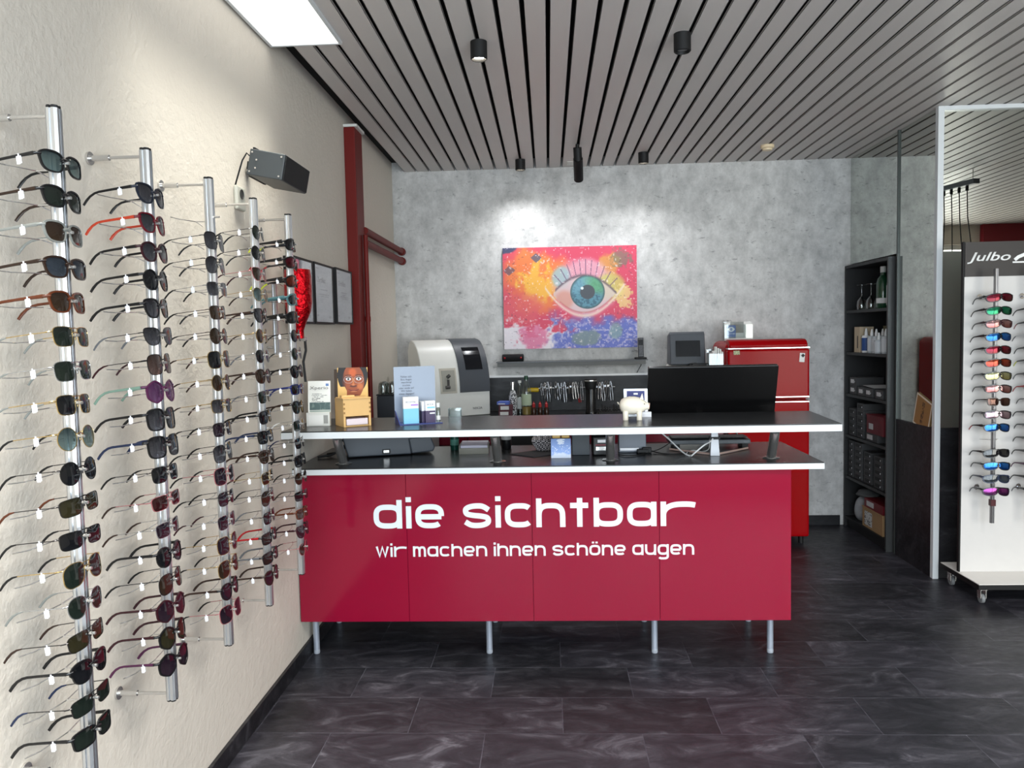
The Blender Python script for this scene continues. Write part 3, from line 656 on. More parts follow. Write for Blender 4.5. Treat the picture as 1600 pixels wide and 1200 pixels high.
P4 = [('round', 0, 'gunmetal', 'dark green', K), ('round', 0, K, 'dark grey', K), ('cat', 0, 'rose', 'brown', 'burgundy'), ('panto', 0, 'gold', 'teal gradient', 'tortoiseshell'), ('cat', 1, K, 'grey gradient', 'dark brown'),
      ('round', 0, 'gold', 'brown', 'dark brown'), ('panto', 0, 'silver', 'dark grey', 'grey'), ('panto', 1, 'dark brown', 'brown', 'dark brown'), ('square', 0, 'gunmetal', 'dark green', 'grey'), ('square', 1, K, 'dark grey', K),
      ('square', 1, K, 'dark grey', 'navy'), ('browline', 1, 'dark brown', 'brown', 'dark brown'), ('square', 0, 'gold', 'brown', 'dark brown'), ('aviator', 0, 'gunmetal', 'brown', K), ('square', 0, K, 'dark grey', 'grey'),
      ('rectangle', 1, K, 'dark green', 'bright red'), ('rectangle', 1, K, 'dark green', 'grey'), ('panto', 1, 'dark brown', 'dark purple', 'dark brown')]
P5 = [('sport', 1, K, 'dark grey', 'yellow'), ('sport', 1, K, 'red mirror', 'bright red'), ('sport', 1, K, 'orange mirror', 'yellow'), ('sport', 1, 'teal', 'dark grey', 'teal'), ('sport', 1, K, 'dark grey', K),
      ('round', 0, K, 'dark grey', K), ('round', 0, 'silver', 'dark green', K), ('panto', 1, K, 'dark grey', K), ('rectangle', 1, 'blue', 'dark grey', 'blue'), ('panto', 1, K, 'dark green', 'tortoiseshell'),
      ('square', 0, 'silver', 'dark green', 'white'), ('square', 0, 'gunmetal', 'dark grey', 'navy'), ('square', 1, K, 'dark grey', K), ('panto', 0, 'gunmetal', 'brown', K), ('rectangle', 0, K, 'dark grey', 'dark brown'),
      ('rectangle', 1, 'amber brown', 'brown', 'amber brown'), ('cat', 1, 'burgundy', 'dark purple', 'burgundy'), ('panto', 0, 'rose', 'brown', 'dark brown')]
ORD = ['topmost', 'second from the top', 'third from the top', 'fourth from the top', 'fifth from the top', 'sixth from the top', 'seventh from the top', 'eighth from the top', 'ninth from the top', 'ninth from the bottom', 'eighth from the bottom',
       'seventh from the bottom', 'sixth from the bottom', 'fifth from the bottom', 'fourth from the bottom', 'third from the bottom', 'second from the bottom', 'bottom one']
PN = ['nearest pole', 'second nearest pole', 'middle pole', 'fourth pole back', 'counter-end pole']
STY = {'oversize': 'large square', 'panto': 'softly rounded', 'cat': 'cat-eye', 'sport': 'wraparound sports', 'browline': 'browline', 'wayfarer': 'chunky square', 'square': 'slim square'}
PX = -1.02; PY = [1.611, 1.983, 2.353, 2.712, 3.078]; ZT = 1.876; ZS = 0.0712
def pole_profile(w_=0.013):
    a = w_; g = 0.0025
    return [(-a, -a*.6), (-a*.6, -a), (-g, -a), (-g, -a+.003), (g, -a+.003), (g, -a), (a*.6, -a), (a, -a*.6), (a, -g), (a-.003, -g), (a-.003, g), (a, g), (a, a*.6), (a*.6, a), (g, a), (g, a-.003), (-g, a-.003), (-g, a), (-a*.6, a), (-a, a*.6)]
for pi_, (PP, py) in enumerate(zip((P1, P2, P3, P4, P5), PY)):
    t = thing('display_pole', 'aluminium sunglasses display pole fixed to the white wall, the %s' % PN[pi_], 'display rack', (PX, py, 0), 0, 'sunglasses display poles on the left wall')
    obj('pole', M().prism(pole_profile(), 0.55, 1.99, 'Z'), ALU, t)
    for z in (0.548, 1.99): obj('end_cap', M().prism([(a*0.9, b_*0.9) for a, b_ in pole_profile()], z-0.002 if z < 1 else z, z+0.002 if z < 1 else z+0.006, 'Z'), BLACK, t)
    for z in (1.975, 0.565):
        r_ = obj('wall_arm', M().cyl((-0.013, 0, z), (-0.10, 0, z), 0.0042, 12).cyl((-0.095, 0, z), (-0.148, 0, z), 0.0075, 14), STEEL, t, smooth=True)
        obj('wall_flange', M().cyl((-0.1495, 0, z), (-0.144, 0, z), 0.017, 24), STEEL, r_, smooth=True)
    for k in range(18):
        z = ZT-ZS*k
        mb = M().cyl((0.012, 0, z-0.001), (0.016, -0.01, z-0.001), 0.0032, 10).cyl((0.016, -0.01, z-0.001), (0.034, -0.01, z-0.001), 0.0032, 10)
        mb.cyl((-0.012, 0, z-0.012), (-0.046, 0, z-0.012), 0.0018, 8)
        for s_ in (-1, 1): mb.tube([(-0.045, 0, z-0.012), (-0.050, s_*0.03, z-0.013), (-0.058, s_*0.075, z-0.015), (-0.070, s_*0.108, z-0.013)], 0.0014, 6)
        obj('support_wires', mb, STEEL, t)
        if PP[k] is None: continue
        kd, th, fc, lc, tc = PP[k]
        rx = random.uniform(-.035, .035); rz = random.uniform(-.07, .07)+(0.12 if kd == 'sport' else 0)
        lab = '%s %s sunglasses, %s lenses, %s, %s' % (fc, STY.get(kd, kd), lc, ORD[k], PN[pi_])
        glasses(kd, th, fc, lc, tc, (PX+0.024, py-0.010+random.uniform(-.003, .003), z-0.004), (rx, -0.10, rz), lab, None)

# ================================================================== LEFT WALL: speaker, socket, certificates, foil bottle, second rail
t = thing('wall_speaker', 'dark grey box loudspeaker on the left wall above the display poles', 'speaker', (-1.045, 3.05, 2.155), (0, 0.20, 0))
obj('cabinet', M().box(-0.06, 0.075, -0.145, 0.145, -0.048, 0.048), mat('speaker_grey', (58, 62, 64), 0.45), t, bevel=0.003)
obj('grille', M().box(0.0755, 0.079, -0.14, 0.14, -0.044, 0.044), mat('speaker_grille', (24, 25, 26), 0.7, bump=0.6, bscale=500), t)
for x, z in ((-0.05, 0.036), (0.062, 0.036), (-0.05, -0.036), (0.062, -0.036), (-0.03, 0.01), (-0.03, -0.02)):
    obj('screw', M().cyl((x, -0.1455, z), (x, -0.148, z), 0.0035, 10), STEEL, t)
obj('bracket', M().box(-0.069, -0.0605, -0.10, 0.06, -0.05, 0.062).box(-0.12, -0.069, -0.01, 0.03, -0.01, 0.02), BLACK, t)
obj('cable', M().tube([(-0.062, -0.12, 0.02), (-0.075, -0.135, 0.03), (-0.085, -0.14, 0.0), (-0.10, -0.13, -0.08), (-0.12, -0.10, -0.155)], 0.003, 8), BLACK, t, smooth=True)
t = thing('wall_socket', 'white double power socket on the left wall below the speaker', 'socket', (-1.17, 2.955, 2.04))
obj('cover', M().box(0.0, 0.016, -0.04, 0.04, -0.045, 0.045), mat('socket_ivory', (190, 188, 176), 0.5), t, bevel=0.006)
obj('insert', M().lathe([(0.019, 0), (0.019, 0.002), (0.016, 0.002), (0.014, -0.0005), (0, -0.0005)], 20, T=RM(0, PI/2, 0, (0.0165, 0, 0.015))), mat('socket_shadow', (60, 60, 58), 0.5), t)
def certificate(y0, y1, z0, z1, label, lines):
    t = thing('framed_certificate', label, 'framed certificate', (-1.17, y0, z0), 0, 'framed certificates on the left wall')
    wd, hg = y1-y0, z1-z0; f = 0.010; mb = M()
    for a in ((0, wd, 0, f), (0, wd, hg-f, hg), (0, f, f, hg-f), (wd-f, wd, f, hg-f)): mb.box(0.001, 0.050, a[0], a[1], a[2], a[3])
    obj('frame', mb, BLACK, t)
    def fn(U, V):
        C = np.ones(U.shape+(3,))*np.array([196, 197, 203.])
        C = mixc(C, (30, 30, 34), 0.0*U)
        for (va, vb, ua, ub, d) in lines:
            m_ = ((V > va) & (V < vb) & (U > ua) & (U < ub))*(0.45+0.55*(vnoise(U, V, 60, 3) > 0.45)); C = mixc(C, (90, 90, 98), m_*d)
        return C
    p = obj('certificate_sheet', picture_mesh(wd-2*f, hg-2*f, 60, 60, fn), m_vcol(), t, loc=(0.044, f, f), rot=(0, 0, PI/2))
    tx = text('title', 'Zertifikat', INK, p, (0.05, -0.0004, (hg-2*f)*0.70), width=(wd-2*f)*0.45, depth=0.0003)
    obj('glazing', M().box(0.047, 0.0485, f, wd-f, f, hg-f), glass('picture_glass', (250, 250, 252), 0.05), t)
LN = [(0.05, 0.06, .06, .25, 1), (0.06, .09, .86, .93, 1), (.20, .203, .3, .8, .6), (.325, .328, .3, .8, .6), (.42, .435, .33, .72, .8), (.50, .512, .25, .8, .7), (.53, .542, .28, .78, .6), (.56, .57, .3, .7, .5), (.66, .667, .3, .6, .4), (.86, .90, .08, .2, .5), (.88, .93, .75, .9, .5)]
certificate(3.44, 3.72, 1.573, 1.873, 'black framed certificate partly hidden behind the pole nearest the counter', LN)
certificate(3.745, 4.07, 1.575, 1.875, 'black framed certificate in the middle of the three on the left wall', LN)
certificate(4.13, 4.465, 1.580, 1.880, 'black framed certificate beside the red column', LN)
FOIL = mat('red_foil', (190, 10, 24), 0.16, 0.85, bump=0.9, bscale=55)
t = thing('foil_bottle', 'shiny red foil bottle hanging upside down behind the pole by the counter', 'decoration', (-1.075, 3.34, 1.50))
obj('body', M().lathe([(0.0, 0.305), (0.054, 0.30), (0.058, 0.27), (0.058, 0.16), (0.052, 0.12), (0.030, 0.07), (0.019, 0.04), (0.019, 0.005), (0.0, 0.0)], 28), FOIL, t, smooth=True)
obj('hanging_hook', M().tube([(0, 0, 0.303), (0, 0, 0.33), (-0.04, 0, 0.345), (-0.094, 0, 0.345)], 0.0025, 8), BLACK, t, smooth=True)
t = thing('wall_rail', 'short aluminium rail on the left wall between the last two display poles', 'rail', (-1.13, 3.20, 0))
obj('rail', M().prism(pole_profile(0.010), 1.44, 1.73, 'Z'), ALU, t)
for z in (1.47, 1.70): obj('bracket', M().cyl((-0.0395, 0, z), (-0.010, 0, z), 0.006, 12), STEEL, t, smooth=True)
t = thing('wall_bracket', 'small steel bracket with a black clip on the left wall below the foil bottle', 'bracket', (-1.17, 3.46, 1.50))
obj('arm', M().cyl((0.001, 0, 0), (0.09, 0, 0), 0.005, 12).box(0.05, 0.085, -0.012, 0.012, -0.008, 0.010), STEEL, t)
obj('strap', M().tube([(0.08, 0, 0.0), (0.085, -0.01, -0.05), (0.075, -0.02, -0.10), (0.08, -0.015, -0.19)], 0.006, 8), BLACK, t, smooth=True)

# ================================================================== BACK WALL: painting, shelf, backsplash, tool rail
def eye(U, V):
    n1 = vnoise(U*1.28, V, 5, 1, 4); n2 = vnoise(U*1.28, V, 40, 5, 3); n3 = vnoise(U*1.28, V, 16, 9, 3)
    C = np.ones(U.shape+(3,))*np.array([214, 62, 92.])
    C = mixc(C, (236, 120, 60), sst(1-np.hypot((U-.24)/.30, (V-.30)/.36)+(n1-.5)*.8, 0, .45))
    C = mixc(C, (244, 176, 60), sst(1-np.hypot((U-.27)/.20, (V-.36)/.22)+(n3-.5)*1.3, 0.1, .5))
    C = mixc(C, (226, 88, 96), sst(1-np.hypot((U-.12)/.22, (V-.62)/.22)+(n3-.5)*.8, 0, .5)*.7)
    C = mixc(C, (235, 226, 232), sst(V-.72-(U*.12)+(n3-.5)*.45, 0, .10)*(1-sst(U, .45, .62)))
    C = mixc(C, (226, 110, 150), sst(1-np.hypot((U-.22)/.13, (V-.88)/.14)+(n3-.5)*.9, 0, .4)*.85)
    C = mixc(C, (96, 108, 190), sst(V-.66+(n1-.5)*.35, 0, .10)*sst(U+(n3-.5)*.4, .36, .52))
    C = mixc(C, (186, 180, 214), sst(V-.70, 0, .1)*sst(U, .36, .5)*sst(n2, .52, .66)*.8)
    C = mixc(C, (120, 140, 132), sst(1-np.hypot((U-.62)/.12, (V-.90)/.10)+(n3-.5)*.8, 0, .4)*.8)
    C = mixc(C, (130, 160, 160), sst(1-np.hypot((U-.84)/.06, (V-.84)/.10)+(n3-.5)*.5, 0, .4)*.8)
    C = mixc(C, (216, 150, 70), sst(1-np.hypot((U-.80)/.10, (V-.18)/.12)+(n3-.5)*.7, 0, .4)*.9)
    C = mixc(C, (110, 110, 90), sst(1-np.hypot((U-.88)/.09, (V-.12)/.10)+(n2-.5)*1.2, 0, .4)*.7)
    C = mixc(C, (92, 84, 100), sst(1-(np.abs(U-.25)/.045+np.abs(V-.10)/.05)+(n3-.5)*.5, 0, .2)*.9)
    C = mixc(C, (96, 72, 90), sst(1-(np.abs(U-.045)/.05+np.abs(V-.22)/.06)+(n3-.5)*.6, 0, .2)*.8)
    C = mixc(C, (60, 62, 96), sst(1-np.hypot(U/.12, V/.07)+(n3-.5)*.6, 0, .3))
    # soft light field around the eye
    g = np.hypot((U-.62)/.27, (V-.40)/.33)
    C = mixc(C, (226, 170, 186), sst(1-g+(n1-.5)*.4, 0, .35)*.85)
    C = mixc(C, (200, 205, 90), sst(1-np.hypot((U-.80)/.13, (V-.40)/.17)+(n1-.5)*.5, 0, .4)*.75)
    C = mixc(C, (150, 190, 196), sst(1-np.hypot((U-.44)/.08, (V-.30)/.13)+(n1-.5)*.5, 0, .4)*.8)
    C = mixc(C, (238, 214, 132), sst(1-np.hypot((U-.90)/.07, (V-.50)/.12)+(n2-.5)*1.4, 0, .3)*.8)
    # eyeball opening
    x = (U-.62)/.22; top = .285+.15*x*x+.02*x; bot = .66-.16*x*x-.02*x
    ins = sst(V-top, 0, .015)*sst(bot-V, 0, .015)*(np.abs(x) < 1.1)
    C = mixc(C, (214, 196, 196), ins*.8)
    C = mixc(C, (214, 140, 120), ins*sst(1-np.hypot((U-.46)/.09, (V-.52)/.12), 0, .5)*.7)
    for k in range(11):   # lashes
        ux = .44+.036*k; lean = (k-5)*.011; tt = (V-(top-.16))/.15
        xx = ux+lean*(1-tt)
        C = mixc(C, (110, 76, 110), (np.abs(U-xx) < .0028)*(tt > 0)*(tt < 1)*.8)
    C = mixc(C, (104, 84, 96), np.exp(-((V-top)/.014)**2)*(np.abs(x) < 1.05)*.9)
    C = mixc(C, (240, 214, 196), np.exp(-((V-bot-.02)/.018)**2)*(x > -1.4)*(x < 1.3)*.85)
    C = mixc(C, (190, 70, 70), np.exp(-((V-bot+.012)/.008)**2)*(np.abs(x) < .9)*.5)
    r = np.hypot((U-.632), (V-.448)*.78); a = np.arctan2((V-.448)*.78, U-.632); rr = vnoise((a+4)/8, r, 60, 12, 2)
    ir = np.ones(U.shape+(3,))*np.array([84, 138, 156.]); ir = mixc(ir, (56, 98, 118), sst(rr, .45, .7)); ir = mixc(ir, (96, 170, 110), sst(np.cos(a+.9), .2, .9)*.75); ir = mixc(ir, (130, 180, 200), sst(np.cos(a+2.3), .2, 1)*.5)
    ir = mixc(ir, (60, 88, 92), sst(r, .108, .13)); ir = mixc(ir, (66, 72, 80), sst(.058-r, 0, .006)); ir = mixc(ir, (236, 244, 248), sst(.013-np.hypot(U-.592, (V-.41)*.78), 0, .004))
    m_ = (sst(.131-r, 0, .004)*sst(V-top, -.005, .008))[..., None]; C = C*(1-m_)+ir*m_
    sp = vnoise(U*1.28, V, 63, 31, 1); C = mixc(C, (250, 236, 240), (sp > .86)*.55*(1-ins)); C = mixc(C, (70, 50, 70), (sp < .10)*.45*(1-ins)*sst(np.abs(U-.5), .2, .4))
    return C*0.90+8
t = thing('eye_painting', 'large colourful canvas of an eye in rainbow paint on the concrete wall', 'painting', (-0.337, 5.975, 1.392), (0, 0.003, 0))
obj('canvas', M().box(0, 1.013, 0.0, 0.024, 0, 0.768), mat('canvas_edge', (150, 130, 150), 0.7), t)
obj('picture', picture_mesh(1.013, 0.768, 300, 226, eye), m_vcol('painted_canvas', 0.55), t, loc=(0, -0.0006, 0))
t = thing('wall_shelf', 'narrow metal wall shelf under the eye painting', 'shelf', (-0.392, 5.80, 1.30))
obj('board', M().box(0, 1.125, 0.0, 0.198, -0.006, 0.0), mat('smoked_shelf', (60, 60, 62), 0.3, 0.3), t)
obj('rail', M().box(0.01, 1.11, 0.012, 0.03, -0.036, -0.007).box(0.01, 1.11, 0.16, 0.198, -0.036, -0.007), mat('shelf_rail_grey', (92, 92, 90), 0.5, 0.2), t)
t = thing('portable_speaker', 'small black portable speaker with red end caps on the wall shelf', 'speaker', (-0.267, 5.86, 1.3005))
obj('body', M().tube([(-0.082, 0, 0.028), (-0.078, 0, 0.028), (0.078, 0, 0.028), (0.082, 0, 0.028)], [0.018, 0.0275, 0.0275, 0.018], 24), mat('speaker_fabric', (20, 20, 22), 0.9, bump=0.4, bscale=600), t, smooth=True)
for s_ in (-1, 1): obj('end_cap', M().tube([(s_*0.0565, -0.0275, 0.022), (s_*0.06, -0.029, 0.028), (s_*0.066, -0.0275, 0.03)], [0.004, 0.008, 0.006], 12), mat('red_plastic', (150, 24, 32), 0.4), t, smooth=True)
t = thing('cordless_phone', 'black cordless phone standing in its charger on the wall shelf', 'phone', (0.69, 5.87, 1.3005))
obj('charging_base', M().box(-0.045, 0.04, -0.04, 0.04, 0.0, 0.014), BLACK, t, bevel=0.005)
h = obj('handset', M().box(-0.021, 0.021, -0.011, 0.011, 0.0, 0.145, RM(-0.12, 0, 0, (0, 0.0, 0.0145))), mat('phone_grey', (52, 52, 56), 0.35), t, bevel=0.004)
obj('display', M().box(-0.016, 0.016, -0.0125, -0.0115, 0.09, 0.130, RM(-0.12, 0, 0, (0, 0.0, 0.0145))), SCREEN, h)
obj('keypad', M().box(-0.014, 0.014, -0.0122, -0.0115, 0.02, 0.078, RM(-0.12, 0, 0, (0, 0.0, 0.0145))), mat('keypad', (86, 88, 92), 0.5, bump=0.8, bscale=160), h)
obj('power_cable', M().tube([(0.0, 0.03, 0.006), (0.03, 0.09, 0.0), (0.015, 0.121, -0.05), (-0.03, 0.122, -0.13), (-0.08, 0.122, -0.20), (-0.09, 0.113, -0.28)], 0.0022, 6), BLACK, t, smooth=True)
# backsplash of slate with its white cap strip
t = tag(obj('backsplash', M().box(-1.168, 1.20, 5.988, 5.999, 0.922, 1.174), SLATEW), 'dark slate backsplash along the back wall above the rear worktop', 'backsplash')
for xx in (-0.45, 0.07, 0.50): obj('joint', M().box(xx-0.001, xx+0.001, 5.9872, 5.9882, 0.922, 1.174), BLACK, t)
obj('cap_strip', M().box(-1.168, 1.20, 5.972, 5.999, 1.175, 1.192), mat('cap_white', (240, 240, 240), 0.5), t, label='white cap strip')
t = thing('tool_rail', 'thin steel tool rail fixed to the slate backsplash', 'rail', (0, 5.93, 1.092))
obj('bar', M().cyl((-0.10, 0, 0), (0.50, 0, 0), 0.004, 12), STEEL, t, smooth=True)
for xx in (-0.09, 0.49): obj('bracket', M().cyl((xx, 0.003, 0), (xx, 0.055, 0), 0.004, 10), STEEL, t, smooth=True)
def plier_mesh(kind):
    mb = M(); L = [.150, .135, .160][kind]
    for s_ in (-1, 1):
        mb.tube([(s_*0.003, 0, 0.030), (s_*0.006, 0, 0.010), (s_*0.0075, 0, -0.012), (s_*0.0070, 0, -0.035), (s_*0.010, 0, -0.07), (s_*0.0075, 0, -L+0.04)], [.0028, .0034, .0045, .0032, .0034, .0030], 8)
    mb.cyl((0, -0.006, -0.008), (0, 0.006, -0.008), 0.0075, 14)
    return mb.mesh('pliers_head')
def grip_mesh(kind):
    L = [.150, .135, .160][kind]; mb = M()
    for s_ in (-1, 1): mb.tube([(s_*0.0098, 0, -0.062), (s_*0.0102, 0, -0.08), (s_*0.0074, 0, -L+0.036)], [.0046, .005, .0046], 8)
    return mb.mesh('grip')
PM = [plier_mesh(k) for k in range(3)]; GR = [grip_mesh(k) for k in range(3)]
for m_ in PM+GR: autosmooth(m_)
px_ = [-0.055, -0.035, -0.010, 0.012, 0.050, 0.068, 0.098, 0.118, 0.140, 0.162, 0.184, 0.204, 0.226, 0.246, 0.340, 0.360, 0.382, 0.404, 0.424, 0.446, 0.466]
pn = ['leftmost', 'second from the left', 'third from the left', 'fourth from the left', 'fifth from the left', 'sixth from the left', 'seventh from the left', 'eighth from the left', 'ninth from the left', 'tenth from the left', 'eleventh from the left', 'last but two before the grinder', 'last but one before the grinder', 'next to the grinder',
      'first right of the grinder', 'second right of the grinder', 'third right of the grinder', 'middle of those right of the grinder', 'third from the right end', 'second from the right end', 'rightmost']
for i, xx in enumerate(px_):
    k = random.randrange(3); red = i == 12
    t = thing('pliers', '%s optician pliers hanging from the tool rail, %s' % ('red handled' if red else 'steel', pn[i]), 'pliers', (xx, 5.915, 1.105+random.uniform(-.006, .006)), (random.uniform(-.03, .03), random.uniform(-.10, .10), random.uniform(-.6, .6)), 'pliers on the tool rail')
    a = mobj('jaws', PM[k], mat('tool_steel', (140, 140, 142), 0.25, 1.0), t); mobj('grip', GR[k], mat('red_grip', (170, 20, 30), 0.4) if red else (mat('tool_steel', (140, 140, 142), 0.25, 1.0) if i % 3 else mat('dark_grip', (40, 42, 46), 0.3)), t)
t = thing('screwdriver', 'yellow handled screwdriver lying across the left end of the tool rail', 'screwdriver', (-0.165, 5.91, 1.082), (0, 0.02, 0))
obj('handle', M().tube([(0.0, 0, 0), (0.004, 0, 0), (0.08, 0, 0), (0.088, 0, 0)], [0.012, 0.017, 0.017, 0.010], 12), mat('yellow_plastic', (214, 178, 40), 0.35), t, smooth=True)
obj('blade', M().cyl((0.089, 0, 0), (0.155, 0, 0), 0.003, 8), CHROME, t)

# ================================================================== REAR CABINETS
def cabinet(x0, x1, label):
    t = thing('base_cabinet', label, 'cabinet', (x0, 5.40, 0), 0, 'crimson base cabinets along the back wall')
    wd = x1-x0
    obj('body', M().box(0.001, wd-0.001, 0.019, 0.595, 0.10, 0.884), DGREY, t)
    obj('plinth', M().box(0.001, wd-0.001, 0.06, 0.58, 0.0, 0.099), BLACK, t)
    d = obj('door', M().box(0.002, wd-0.002, 0.0, 0.0185, 0.105, 0.735), mat('dark_crimson_gloss', (108, 10, 34), 0.25, coat=0.4), t, bevel=0.001)
    obj('handle', M().box(wd-0.10, wd-0.03, -0.012, -0.001, 0.700, 0.712), ALU, d)
    d = obj('drawer', M().box(0.002, wd-0.002, 0.0, 0.0185, 0.740, 0.880), MC['dark_crimson_gloss'], t, bevel=0.001)
    obj('handle', M().box(wd/2-0.05, wd/2+0.05, -0.012, -0.001, 0.800, 0.812), ALU, d)
for a, b_, l in ((-1.165, -0.575, 'crimson base cabinet at the left end of the rear worktop'), (-0.573, 0.015, 'crimson base cabinet under the grinding machine end of the rear worktop'), (0.017, 0.605, 'crimson base cabinet below the tool rail'), (0.607, 1.195, 'crimson base cabinet next to the red fridge')):
    cabinet(a, b_, l)
tag(obj('rear_worktop', M().box(-1.168, 1.20, 5.36, 5.985, 0.886, 0.921), TOPM, bevel=0.002), 'dark rear worktop running along the back wall to the fridge', 'worktop')
t = thing('side_cabinet', 'grey side cabinet against the left wall behind the counter', 'cabinet', (-1.165, 4.82, 0))
obj('body', M().box(0.0, 0.38, 0.0, 0.53, 0.0, 0.89), mat('grey_laminate', (120, 120, 118), 0.5), t)
obj('top', M().box(0.0, 0.39, -0.01, 0.535, 0.891, 0.921), TOPM, t)
obj('door', M().box(0.381, 0.397, 0.005, 0.525, 0.06, 0.88), mat('grey_laminate2', (132, 132, 130), 0.5), t)

# ---- grinding machine
def hood(depth, hgt, top_back):
    # profile in (y,z): front bottom at y=0, upright then curving back to the top
    pts = [(0.0, 0.0), (0.0, hgt*0.36)]
    for i in range(1, 13):
        t_ = i/12; pts.append((top_back*(t_**1.7), hgt*(0.36+0.64*math.sin(t_*PI/2*0.98))))
    return pts
t = thing('grinding_machine', 'white lens grinding machine with dark screen panel on the rear worktop', 'machine', (-0.885, 5.43, 0.922), (0, 0, 0.54))
HP = hood(0.4, 0.555, 0.215)
body = HP+[(0.25, 0.535), (0.28, 0.48), (0.28, 0.0)]
obj('housing', M().prism(body, 0.0, 0.525, 'X'), CREAM, t, bevel=0.006, smooth=True)
pan = [(y-0.010, z) for y, z in HP if z > 0.19]; pan = [(-0.010, 0.175)]+pan+[(HP[-1][0]+0.012, 0.560)]
pan2 = pan+[(y+0.010, z-0.004) for y, z in pan[::-1]]
obj('screen_panel', M().prism(pan2, 0.285, 0.523, 'X'), mat('machine_grey', (70, 74, 80), 0.4), t, smooth=True)
def on_hood(z0, off):
    for (a, b_), (c, d) in zip(HP, HP[1:]):
        if b_ <= z0 <= d: k = (z0-b_)/(d-b_); return a+(c-a)*k-off
    return HP[-1][0]-off
zz = [0.335+0.16*i/6 for i in range(7)]
sc_ = [(on_hood(z, 0.0125), z) for z in zz]+[(on_hood(z, 0.0095), z) for z in zz[::-1]]
obj('display', M().prism(sc_, 0.34, 0.475, 'X'), SCREEN, t)
mb = M(); zz = [0.17+0.18*i/6 for i in range(7)]
rec = [(on_hood(z, 0.004), z) for z in zz]+[(on_hood(z, -0.0005), z) for z in zz[::-1]]
obj('chamber_frame', M().prism(rec, 0.135, 0.262, 'X'), mat('chamber_beige', (190, 184, 170), 0.4), t)
zz = [0.185+0.15*i/6 for i in range(7)]
rec = [(on_hood(z, 0.006), z) for z in zz]+[(on_hood(z, 0.0035), z) for z in zz[::-1]]
obj('chamber_window', M().prism(rec, 0.148, 0.250, 'X'), mat('chamber_inside', (160, 158, 148), 0.2), t)
obj('lens_clamp', M().cyl((0.17, on_hood(.23, .018), 0.215), (0.20, on_hood(.23, .018), 0.215), 0.012, 14).box(0.185, 0.20, on_hood(.25, .016), on_hood(.25, .007), 0.22, 0.27).cyl((0.185, on_hood(.28, .014), 0.285), (0.205, on_hood(.28, .014), 0.30), 0.012, 12), mat('clamp_dark', (70, 68, 66), 0.4), t)
text('machine_name', 'NEKSIA', INK, t, (0.385, -0.001, 0.045), width=0.075, depth=0.0005)
obj('side_handle', M().tube([(-0.012, 0.10, 0.30), (-0.012, 0.07, 0.35), (-0.004, 0.09, 0.37)], 0.008, 8), WHITE, t, smooth=True)
obj('side_shade', M().box(-0.0022, -0.001, 0.03, 0.25, 0.03, 0.34), mat('cream_shadow', (205, 203, 194), 0.4), t)  # thin sheet in darker cream: shade on the housing side put into colour
t = thing('edging_machine', 'white machine with dark grey screen head beside the red fridge', 'machine', (0.86, 5.60, 0.922), (0, 0, -0.06))
obj('housing', M().box(0.0, 0.27, 0.0, 0.30, 0.0, 0.335), CREAM, t, bevel=0.01)
obj('screen_head', M().prism([(0.0, 0.34), (-0.012, 0.345), (0.035, 0.56), (0.06, 0.575), (0.22, 0.55), (0.26, 0.34)], 0.005, 0.250, 'X'), mat('machine_grey', (70, 74, 80), 0.4), t, bevel=0.006)
obj('display', M().box(0.045, 0.215, -0.003, -0.001, 0.04, 0.155, RM(-0.215, 0, 0, (0, -0.0135, 0.36))), SCREEN, t)
obj('probe_arm', M().box(0.135, 0.275, -0.055, -0.014, 0.322, 0.352).cyl((0.17, -0.075, 0.338), (0.17, -0.055, 0.338), 0.020, 20).box(0.276, 0.305, -0.055, 0.02, 0.315, 0.362), BLACK, t, bevel=0.002)
# ---- bottles, boxes and tools standing on the rear worktop
def bottle(name, label, cat, x, y, z, prof, m, cap=None, capm=None, lab=None, labm=None, liq=None, group=None, n=24):
    t = thing(name, label, cat, (x, y, z), random.uniform(-.5, .5), group)
    obj('bottle', M().lathe(prof, n), m, t, smooth=True)
    if cap: obj('cap', M().lathe(cap, 18), capm, t, smooth=True)
    if lab: obj('label', M().lathe([(lab[0], lab[1]), (lab[0], lab[2])], 28), labm, t, smooth=True)
    if liq: obj('liquid', M().lathe(liq[0], 20), liq[1], t, smooth=True)
    return t
WZ = 0.9215
GG = mat('green_bottle_glass', (24, 62, 40), 0.06, coat=0.3); CLR = glass('bottle_clear', (222, 230, 226), 0.15)
bottle('liquor_bottle', 'clear green-capped bottle with pale labels on the rear worktop', 'bottle', -0.165, 5.62, WZ, [(0.0, 0), (0.034, 0.0), (0.036, 0.01), (0.036, 0.16), (0.032, 0.185), (0.014, 0.235), (0.013, 0.262), (0, 0.262)], CLR,
       [(0.0145, 0.255), (0.0145, 0.283), (0, 0.284)], mat('green_cap', (22, 66, 42), 0.4), (0.0366, 0.07, 0.15), mat('pale_green_label', (176, 190, 160), 0.7), ([(0, 0.002), (0.033, 0.004), (0.034, 0.06), (0, 0.06)], mat('amber_liquid', (200, 160, 90), 0.2)))
bottle('liquor_bottle', 'clear bottle with white label just behind the green-capped bottle', 'bottle', -0.215, 5.69, WZ, [(0.0, 0), (0.028, 0.0), (0.03, 0.01), (0.03, 0.14), (0.012, 0.19), (0.011, 0.235), (0, 0.235)], CLR,
       [(0.0125, 0.228), (0.0125, 0.245), (0, 0.246)], WHITE, (0.0305, 0.04, 0.12), mat('white_label', (205, 208, 204), 0.7))
